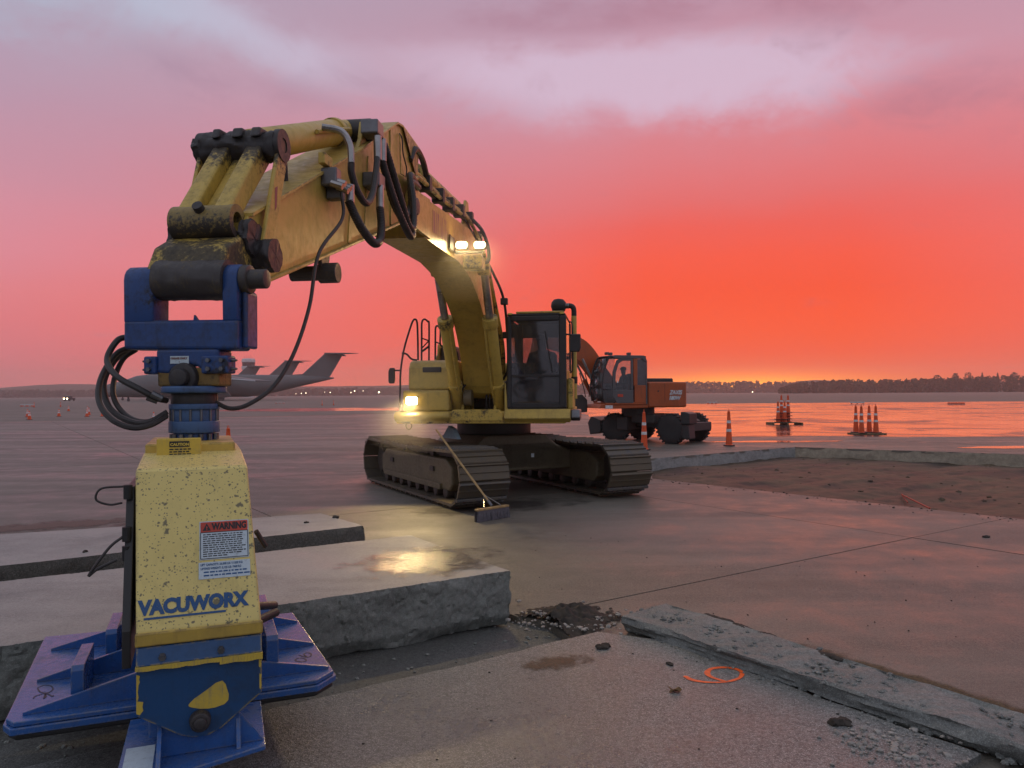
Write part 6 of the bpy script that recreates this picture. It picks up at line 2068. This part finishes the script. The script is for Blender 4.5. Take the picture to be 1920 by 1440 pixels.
for (px, py, h, tall, lb) in ((55, 787, 0.75, False, 'small orange cone leftmost in the left field, front of its pair'), (51.5, 782, 0.75, False, 'small orange cone leftmost in the left field, rear of its pair'),
                              (110.5, 781, 0.72, False, 'small orange cone standing below the bright far vehicle lamp'), (128.5, 771, 0.72, False, 'small pale-topped cone right of the far vehicle lamp'),
                              (163, 781.5, 0.72, False, 'small orange cone in front of a huddle of three left of the hose loops'), (166.5, 778, 0.78, False, 'small orange cone right of the huddle of three left of the hose loops'), (164, 773, 0.72, False, 'small orange cone rearmost of the huddle of three left of the hose loops'),
                              (192, 781, 0.72, False, 'small orange cone next to the left edge of the hose loops'), (288, 790, 0.72, False, 'small orange cone seen through the hose loops'),
                              (64, 764, 0.9, True, 'slim far cone at the end of the white barrier on the left'), (113.5, 763, 0.9, True, 'slim far cone just under the bright far vehicle lamp'),
                              (604, 760, 0.9, True, 'left one of two slim cones near the parked aircraft tail'), (625.5, 760, 0.9, True, 'right one of two slim cones near the parked aircraft tail')):
    cone(G(px, py), h, lb, 'far cones on the apron', tall)
cone(D(428, 870, 20.0) * 1.0 - V(0, 0, D(428, 870, 20.0).z), 1.06, 'orange cone whose top shows above the yellow lifter body', 'tall cones')


# ================================================================ far barriers, vehicles, lamps
def barrier(x0, x1, py, h, label):
    a, b = G(x0, py), G(x1, py)
    t = (b - a).normalized()
    n = V(-t.y, t.x, 0)
    ln = (b - a).length
    r0 = thing('barrier', a, label, 'barrier')
    fr = lambda s, d, z: a + t * s + n * d + Z * z
    MB().box(fr, 0, ln, 0, 0.1, h * 0.45, h).build('rail', M['barrier'], r0)
    for s in (0.1 * ln, 0.5 * ln, 0.9 * ln):
        MB().box(fr, s - 0.08, s + 0.08, -0.25, 0.35, 0, h * 0.45).build('foot', M['cone'], r0)


barrier(38, 63, 762, 0.42, 'low white barrier on the far left of the apron')
barrier(1594, 1621, 758, 0.35, 'low white barrier behind the four tall cones')
barrier(1326, 1344, 757, 0.30, 'low white barrier behind the orange excavator rear')
barrier(516, 533, 756, 0.25, 'low white barrier below the parked aircraft wing')
for k in range(5):
    p = G(1780 + 6.5 * k, 758.5)
    bb_ = thing('barrel', p, ('leftmost', 'second', 'middle', 'fourth', 'rightmost')[k] + ' low orange barrel in the far row right of the tall cones', 'barrel', 'far orange barrels')
    MB().lathe([(0.24, 0), (0.24, 0.14), (0.2, 0.17), (0.2, 0.24), (0.16, 0.28), (0.0, 0.28)], p, Z, 12).build('drum', M['cone'], bb_, smooth=True)
    MB().lathe([(0.245, 0.05), (0.245, 0.09)], p, Z, 12).build('band', M['band'], bb_, smooth=True)

tv = G(123, 752)
tr_r = thing('truck', tv, 'far service truck with its headlamps on at the left edge of the apron', 'truck')
TF = lambda a, b, z: tv + V(a, b, z)
MB().slab([(0, 0.5), (0, 1.2), (0.9, 1.3), (1.5, 1.95), (3.0, 1.95), (3.1, 1.25), (5.2, 1.2), (5.2, 0.5)], lambda f, w, z: tv + V(w, f, z), -0.95, 0.95).build('truck_body', M['plane_dark'], tr_r, bevel=0.08)
for f in (1.0, 4.2):
    for w in (-0.85, 0.85):
        MB().cyl(tv + V(w - 0.12, f, 0.4), tv + V(w + 0.12, f, 0.4), 0.4, seg=16).build('wheel', M['black'], tr_r, smooth=True)
for w in (-0.6, 0.6):
    MB().cyl(tv + V(w, -0.06, 0.95), tv + V(w, 0.02, 0.95), 0.26, seg=14).build('headlamp', M['lens'], tr_r)
for k, (px, py, dd, rr) in enumerate(((565, 737.5, 900, 0.35), (573.5, 737, 900, 0.45), (555, 738.5, 900, 0.25), (609, 735, 900, 0.25), (619, 736, 900, 0.4), (658, 736, 900, 0.4), (665, 733, 900, 0.5), (681, 733, 900, 0.3), (710.5, 735.5, 900, 0.8), (1411, 735, 900, 0.5), (1889, 730, 760, 0.5))):
    p = D(px, py, dd)
    lr = thing('street_lamp', (p.x, p.y, 0), '%s of the far lit lamps along the field edge' % ('first', 'second', 'third', 'fourth', 'fifth', 'sixth', 'seventh', 'eighth', 'brightest', 'lone lamp behind the orange excavator,', 'lone lamp under the right wood,')[k], 'lamp', 'far lit lamps')
    MB().cyl(V(p.x, p.y, 0), V(p.x, p.y, p.z), 0.1, seg=6).build('pole', M['plane_dark'], lr)
    MB().lathe([(0.0, -rr), (rr * 0.7, -rr * 0.7), (rr, 0), (rr * 0.7, rr * 0.7), (0, rr)], p, Z, 10).build('lamp_head', M['lens_far'], lr, smooth=True)


# ================================================================ AIRCRAFT
def aircraft(tail_px, d, phi, label):
    aft = V(math.cos(phi), math.sin(phi), 0)
    lat = V(math.sin(phi), -math.cos(phi), 0)
    tx = (tail_px - 960) / FPX * d
    nose = V(tx, d, 0) - aft * 75
    rt = thing('cargo_aircraft', nose, label, 'aircraft', 'parked cargo aircraft')
    A = lambda x, y, z: nose + aft * x + lat * y + Z * z
    mb = MB()
    secs = [(0, 3.4, 0.15, 0.15), (0.8, 3.5, 1.1, 1.0), (2.5, 3.9, 2.1, 1.9), (5, 4.5, 3.0, 2.6), (8, 5.0, 3.7, 3.1), (12, 5.25, 4.0, 3.4), (18, 5.25, 4.0, 3.5), (44, 5.25, 4.0, 3.5), (50, 5.6, 3.65, 3.2), (57, 6.4, 2.8, 2.7), (64, 7.2, 1.9, 1.9), (70, 7.8, 1.15, 1.2), (75, 8.1, 0.2, 0.2)]
    sg = 24
    vs = []
    for x, zc, hh, hw in secs:
        for k in range(sg):
            a = 2 * math.pi * k / sg
            c, s_ = math.cos(a), math.sin(a)
            vs.append(A(x, hw * c, zc + hh * s_))
    fs = [(i * sg + k, i * sg + (k + 1) % sg, (i + 1) * sg + (k + 1) % sg, (i + 1) * sg + k) for i in range(len(secs) - 1) for k in range(sg)]
    fs += [tuple(range(sg)), tuple((len(secs) - 1) * sg + k for k in range(sg))]
    mb.add(vs, fs)
    mb.build('fuselage', M['plane'], rt, smooth=True)
    for sd in (-1, 1):
        w = MB()
        ps = [(22, 2.0 * sd, 9.0, 1.0), (36, 2.0 * sd, 8.6, 0.5), (48.5, 34 * sd, 6.3, 0.12), (43.5, 34 * sd, 6.4, 0.25)]
        w.add([A(x, y, z + t) for x, y, z, t in ps] + [A(x, y, z - t) for x, y, z, t in ps], [(0, 1, 2, 3), (7, 6, 5, 4), (0, 4, 5, 1), (1, 5, 6, 2), (2, 6, 7, 3), (3, 7, 4, 0)])
        wing = w.build('wing', M['plane'], rt, bevel=0.1)
        le_w = MB().tube([A(21.9, 2.0 * sd, 9.0), A(43.4, 34 * sd, 6.4)], 0.28, 8, True).build('leading_edge', M['plane_light'], wing, smooth=True)
        for yy, xx, zz2 in ((12.5, 25.0, 5.9), (20.5, 30.5, 5.3)):
            e = MB().lathe([(0.9, 0.0), (1.25, 0.15), (1.35, 1.2), (1.25, 3.2), (0.9, 3.6), (0.75, 5.2), (0.35, 6.2)], A(xx, yy * sd, zz2), aft, 20)
            eng = e.build('engine', M['plane'], rt, smooth=True)
            MB().ring(A(xx - 0.12, yy * sd, zz2), A(xx + 0.1, yy * sd, zz2), 1.28, 0.95, 20).build('intake_lip', M['plane_light'], eng, smooth=True)
            MB().lathe([(0.93, 0.3), (0.0, 0.32)], A(xx, yy * sd, zz2), aft, 16).build('fan', M['plane_dark'], eng)
            MB().slab([(xx + 1.0, zz2 + 1.2), (xx + 5.0, zz2 + 0.8), (xx + 7.5, zz2 + 2.0), (xx + 3.5, zz2 + 2.4)], A, yy * sd - 0.15, yy * sd + 0.15).build('pylon', M['plane'], eng)
        for x in (30, 34.5):
            for dx in (-0.9, 0.0, 0.9):
                MB().cyl(A(x + dx * 1.05, (2.7 + 0.2) * sd, 0.62), A(x + dx * 1.05, 3.6 * sd, 0.62), 0.62, seg=14).build('main_wheel', M['plane_dark'], rt, smooth=True)
        MB().slab([(27, 1.3), (28, 3.5), (37, 3.5), (38.5, 1.4), (36, 1.0), (29, 1.0)], A, (2.2 if sd > 0 else -3.9), (3.9 if sd > 0 else -2.2)).build('gear_fairing', M['plane'], rt, bevel=0.4)
        h = MB()
        ps = [(71.5, 0.2 * sd, 17.35, 0.3), (78.5, 0.2 * sd, 17.25, 0.15), (82.0, 10.5 * sd, 17.0, 0.06), (79.0, 10.5 * sd, 17.05, 0.12)]
        h.add([A(x, y, z + t) for x, y, z, t in ps] + [A(x, y, z - t) for x, y, z, t in ps], [(0, 1, 2, 3), (7, 6, 5, 4), (0, 4, 5, 1), (1, 5, 6, 2), (2, 6, 7, 3), (3, 7, 4, 0)])
        h.build('tailplane', M['plane'], rt)
        MB().cyl(A(5.5, 0.35 * sd, 0.5), A(5.5, 0.8 * sd, 0.5), 0.5, seg=12).build('nose_wheel', M['plane_dark'], rt, smooth=True)
    f = MB()
    f.slab([(58, 9.2), (63.5, 9.6), (71.5, 17.2), (78.5, 17.2), (73.5, 8.6), (66, 8.0)], A, -0.35, 0.35)
    f.build('tail_fin', M['plane'], rt, bevel=0.15)
    MB().box(A, 5.2, 5.8, -0.15, 0.15, 0.5, 2.4).build('nose_leg', M['plane_dark'], rt)
    for x in (30, 34.5):
        MB().box(A, x - 0.2, x + 0.2, -3.3, 3.3, 0.6, 1.6).build('main_leg', M['plane_dark'], rt)
    MB().slab([(3.6, 5.7), (4.4, 6.5), (5.6, 6.95), (6.0, 6.3)], A, -1.9, 1.9).build('cockpit_window', M['tower_glass'], rt)
    return rt


aircraft(626, 290, R(24), 'nearest grey four-engined cargo aircraft with a high T-tail, right of the lifter')
aircraft(548, 352, R(24), 'middle grey cargo aircraft whose dark T-tail shows above the nearest one')
aircraft(476, 412, R(24), 'farthest grey cargo aircraft whose tail shows left of the control tower')

# control tower
tw = D(466, 735, 640)
twr = thing('control_tower', (tw.x, tw.y, 0), 'white airport control tower behind the parked aircraft', 'tower')
TB = V(tw.x, tw.y, 0)
MB().lathe([(4.6, 0), (4.6, 22), (5.6, 23.5), (5.9, 24.5), (5.9, 26)], TB, Z, 8).build('shaft', M['tower'], twr)
MB().lathe([(5.2, 26.0), (5.5, 29.2)], TB, Z, 8).build('cab_glass', M['tower_glass'], twr)
MB().lathe([(5.7, 29.2), (5.9, 29.6), (5.6, 31.6), (4.8, 32.3), (0.0, 32.4)], TB, Z, 8).build('roof', M['tower'], twr)
for k in range(5):
    MB().cyl(TB + V(-3 + 1.5 * k, 0, 32.3), TB + V(-3 + 1.5 * k, 0, 34.5 + (k % 2)), 0.09, seg=5).build('antenna', M['plane_dark'], twr)
MB().box(lambda a, b, z: TB + V(a, b, z), -1, 4.5, -5.3, -4.6, 13, 16).build('window_band', M['tower_glass'], twr)

# ================================================================ WOODS AND HILLS
lm, lt, lp, lo_ = new_mat('foliage')
pos_ = lt.n('ShaderNodeNewGeometry')
fn = lt.noise(pos_.outputs['Position'], 0.12, 4)
lt.set(lp, 'Base Color', lt.mix(lt.mapr(fn, 0.35, 0.65, 0, 1), (0.028, 0.034, 0.016, 1), (0.075, 0.075, 0.03, 1)))
lt.set(lp, 'Roughness', 0.7)
lt.set(lp, 'Specular IOR Level', 0.2)
M['foliage'] = lm
M['bark'] = plain('bark', (0.06, 0.045, 0.035), 0.9)


def crown(mb, base, h, rad, n, size, conic=False, low=0.1):
    for _ in range(n):
        t = rnd.random()
        z = low + (1 - low) * t
        if conic:
            rr = rad * (1.02 - z) * (0.75 + 0.5 * (math.sin(z * 34) * 0.5 + 0.5))
        else:
            rr = rad * math.sqrt(max(0.02, 1 - ((z - 0.45) / 0.58) ** 2))
        a = rnd.uniform(0, 2 * math.pi)
        q = rr * math.sqrt(rnd.random())
        c = V(base.x + q * math.cos(a), base.y + q * math.sin(a), base.z + z * h)
        s = size * rnd.uniform(0.5, 1.15)
        u = V(rnd.gauss(0, 1), rnd.gauss(0, 0.4), rnd.gauss(0, 0.7)).normalized() * s
        v = V(rnd.gauss(0, 0.5), rnd.gauss(0, 0.4), rnd.gauss(0, 1)).normalized() * s * 0.8
        mb.add([c - u, c - v * 0.8 + u * 0.2, c + u, c + v + u * 0.1], [(0, 1, 2, 3)])


def wood(name, label, x0, x1, d0, d1, spacing, hfun, n, size, rows=3):
    mb = MB()
    for row in range(rows):
        d = d0 + (d1 - d0) * row / max(1, rows - 1)
        xa, xb = (x0 - 960) / FPX * d, (x1 - 960) / FPX * d
        x = xa
        while x < xb:
            px = 960 + FPX * x / d
            y = d + rnd.uniform(-0.4, 0.4) * (d1 - d0) / max(1, rows)
            h = hfun(px) * rnd.uniform(0.86, 1.06) * (1.0 + 0.05 * row)
            crown(mb, V(x, y, 0), h, spacing * rnd.uniform(0.5, 0.8), n, size, rnd.random() < 0.1, 0.0)
            x += spacing * rnd.uniform(0.6, 1.2)
    o = mb.build(name, M['foliage'])
    return tag(o, label, kind='stuff')


def lerp_tab(tab):
    def f(x):
        for (a, b), (c, d) in zip(tab, tab[1:]):
            if x <= c:
                return b + (d - b) * max(0, min(1, (x - a) / (c - a)))
        return tab[-1][1]
    return f


wood('wood', 'dark wood along the right edge of the airfield, reading as one mass', 1468, 2250, 760, 800, 6.0, lerp_tab([(1468, 6), (1500, 10.5), (1560, 12.5), (1680, 12.0), (1780, 14.0), (1920, 15.5), (2250, 16)]), 90, 1.5)
wood('wood', 'hazy far wood behind the orange excavator', 1020, 1600, 1330, 1400, 9.0, lerp_tab([(1020, 17), (1290, 19), (1450, 18.5), (1600, 18)]), 60, 2.6)
wood('wood', 'hazy low wood along the left horizon', -350, 1030, 1250, 1330, 9.0, lerp_tab([(-350, 13), (0, 12), (200, 11.5), (400, 12), (640, 11), (760, 12), (1030, 15)]), 50, 2.4)
wood('wood', 'very far wood beyond the right edge of the airfield', 1600, 2400, 1330, 1400, 10.0, lerp_tab([(1600, 16), (2400, 18)]), 40, 2.8, 2)

for k, (px, h, conic, lb) in enumerate(((1757, 17.2, False, 'broad dark tree rising above the right wood, leftmost of the tall ones'), (1792, 18.6, False, 'broad dark tree second from left of the tall ones in the right wood'), (1816, 19.6, False, 'tallest broad tree in the middle of the right wood'),
                                        (1842, 19.0, True, 'dark pine with ragged top right of the tallest broad tree'), (1871, 18.8, True, 'pointed pine standing clear of the right wood near the frame edge'), (1902, 19.2, False, 'dark tree at the right edge of the picture rising from the wood'),
                                        (1700, 13.8, True, 'small pointed pine on the left half of the right wood'), (1660, 13.4, False, 'round tree just proud of the left half of the right wood'))):
    d = 752
    p = V((px - 960) / FPX * d, d, 0)
    t_ = thing('pine_tree' if conic else 'tree', p, lb, 'tree', 'trees standing above the right wood')
    MB().tube([p, p + Z * h * 0.5, p + Z * h * 0.9], 0, 6, True, lambda i: (0.35, 0.25, 0.08)[i]).build('trunk', M['bark'], t_)
    cr = MB()
    crown(cr, p, h, 4.2 if conic else 5.0, 300, 0.85, conic, 0.25)
    cr.build('crown', M['foliage'], t_)

hm = plain('wooded_hill', (0.05, 0.055, 0.03), 0.9, 0, 0.1, 0.02, 0.4)
hmb = MB()
hv = []
NX = 160
for j in range(5):
    for i in range(NX + 1):
        px = -900 + 3700 * i / NX
        d = 1700 + 55 * j
        x = (px - 960) / FPX * d
        hbase = 16 + 10 * noise.noise(V(px * 0.004, 3, 0))
        hbase += 13 * math.exp(-((px - 1530) / 70) ** 2) + 14 * math.exp(-((px - 130) / 160) ** 2) + 8 * math.exp(-((px - 700) / 200) ** 2)
        prof_ = (0, 0.65, 1.0, 0.75, 0)[j]
        hv.append(V(max(-1980, min(1980, x)), d, -0.5 + hbase * prof_ + 1.0 * noise.noise(V(px * 0.06, j, 0)) * (j in (1, 2, 3))))
hmb.add(hv, [(j * (NX + 1) + i, j * (NX + 1) + i + 1, (j + 1) * (NX + 1) + i + 1, (j + 1) * (NX + 1) + i) for j in range(4) for i in range(NX)])
tag(hmb.build('hills', hm, smooth=True), 'low hazy wooded hills on the horizon', kind='structure')

# ================================================================ HAZE
hz = MB().box(W3, -1995, 1995, -130, 1992, -1.5, 62)
hzm = bpy.data.materials.new('morning_haze')
hzm.use_nodes = True
ht = NT(hzm.node_tree)
ho = ht.n('ShaderNodeOutputMaterial')
hvn = ht.n('ShaderNodeVolumePrincipled', Color=(0.97, 0.88, 0.86, 1), Density=0.00034, Anisotropy=0.6)
ht.t.links.new(hvn.outputs[0], ho.inputs['Volume'])
hzo = hz.build('haze', hzm)
tag(hzo, 'thin pale morning haze over the whole airfield', kind='stuff')

# scattering balls added round the lit lamps to give them a halo
for (c, rr, den, lb) in ((U(2.25, -1.10, 1.74), 0.95, 0.055, 'added halo volume round the head lamp of the yellow excavator'), (E(5.75, 0.45, 3.76), 0.75, 0.04, 'added halo volume round the two boom lamps')):
    bm = bmesh.new()
    bmesh.ops.create_icosphere(bm, subdivisions=3, radius=rr)
    me = bpy.data.meshes.new('lamp_halo')
    bm.to_mesh(me)
    bm.free()
    mm = bpy.data.materials.new('lamp_halo_volume')
    mm.use_nodes = True
    mt = NT(mm.node_tree)
    mo = mt.n('ShaderNodeOutputMaterial')
    mv = mt.n('ShaderNodeVolumePrincipled', Color=(0.96, 0.94, 0.92, 1), Density=den, Anisotropy=0.5)
    mt.t.links.new(mv.outputs[0], mo.inputs['Volume'])
    o = link('lamp_halo', me, mm)
    o.location = c
    tag(o, lb, kind='stuff')
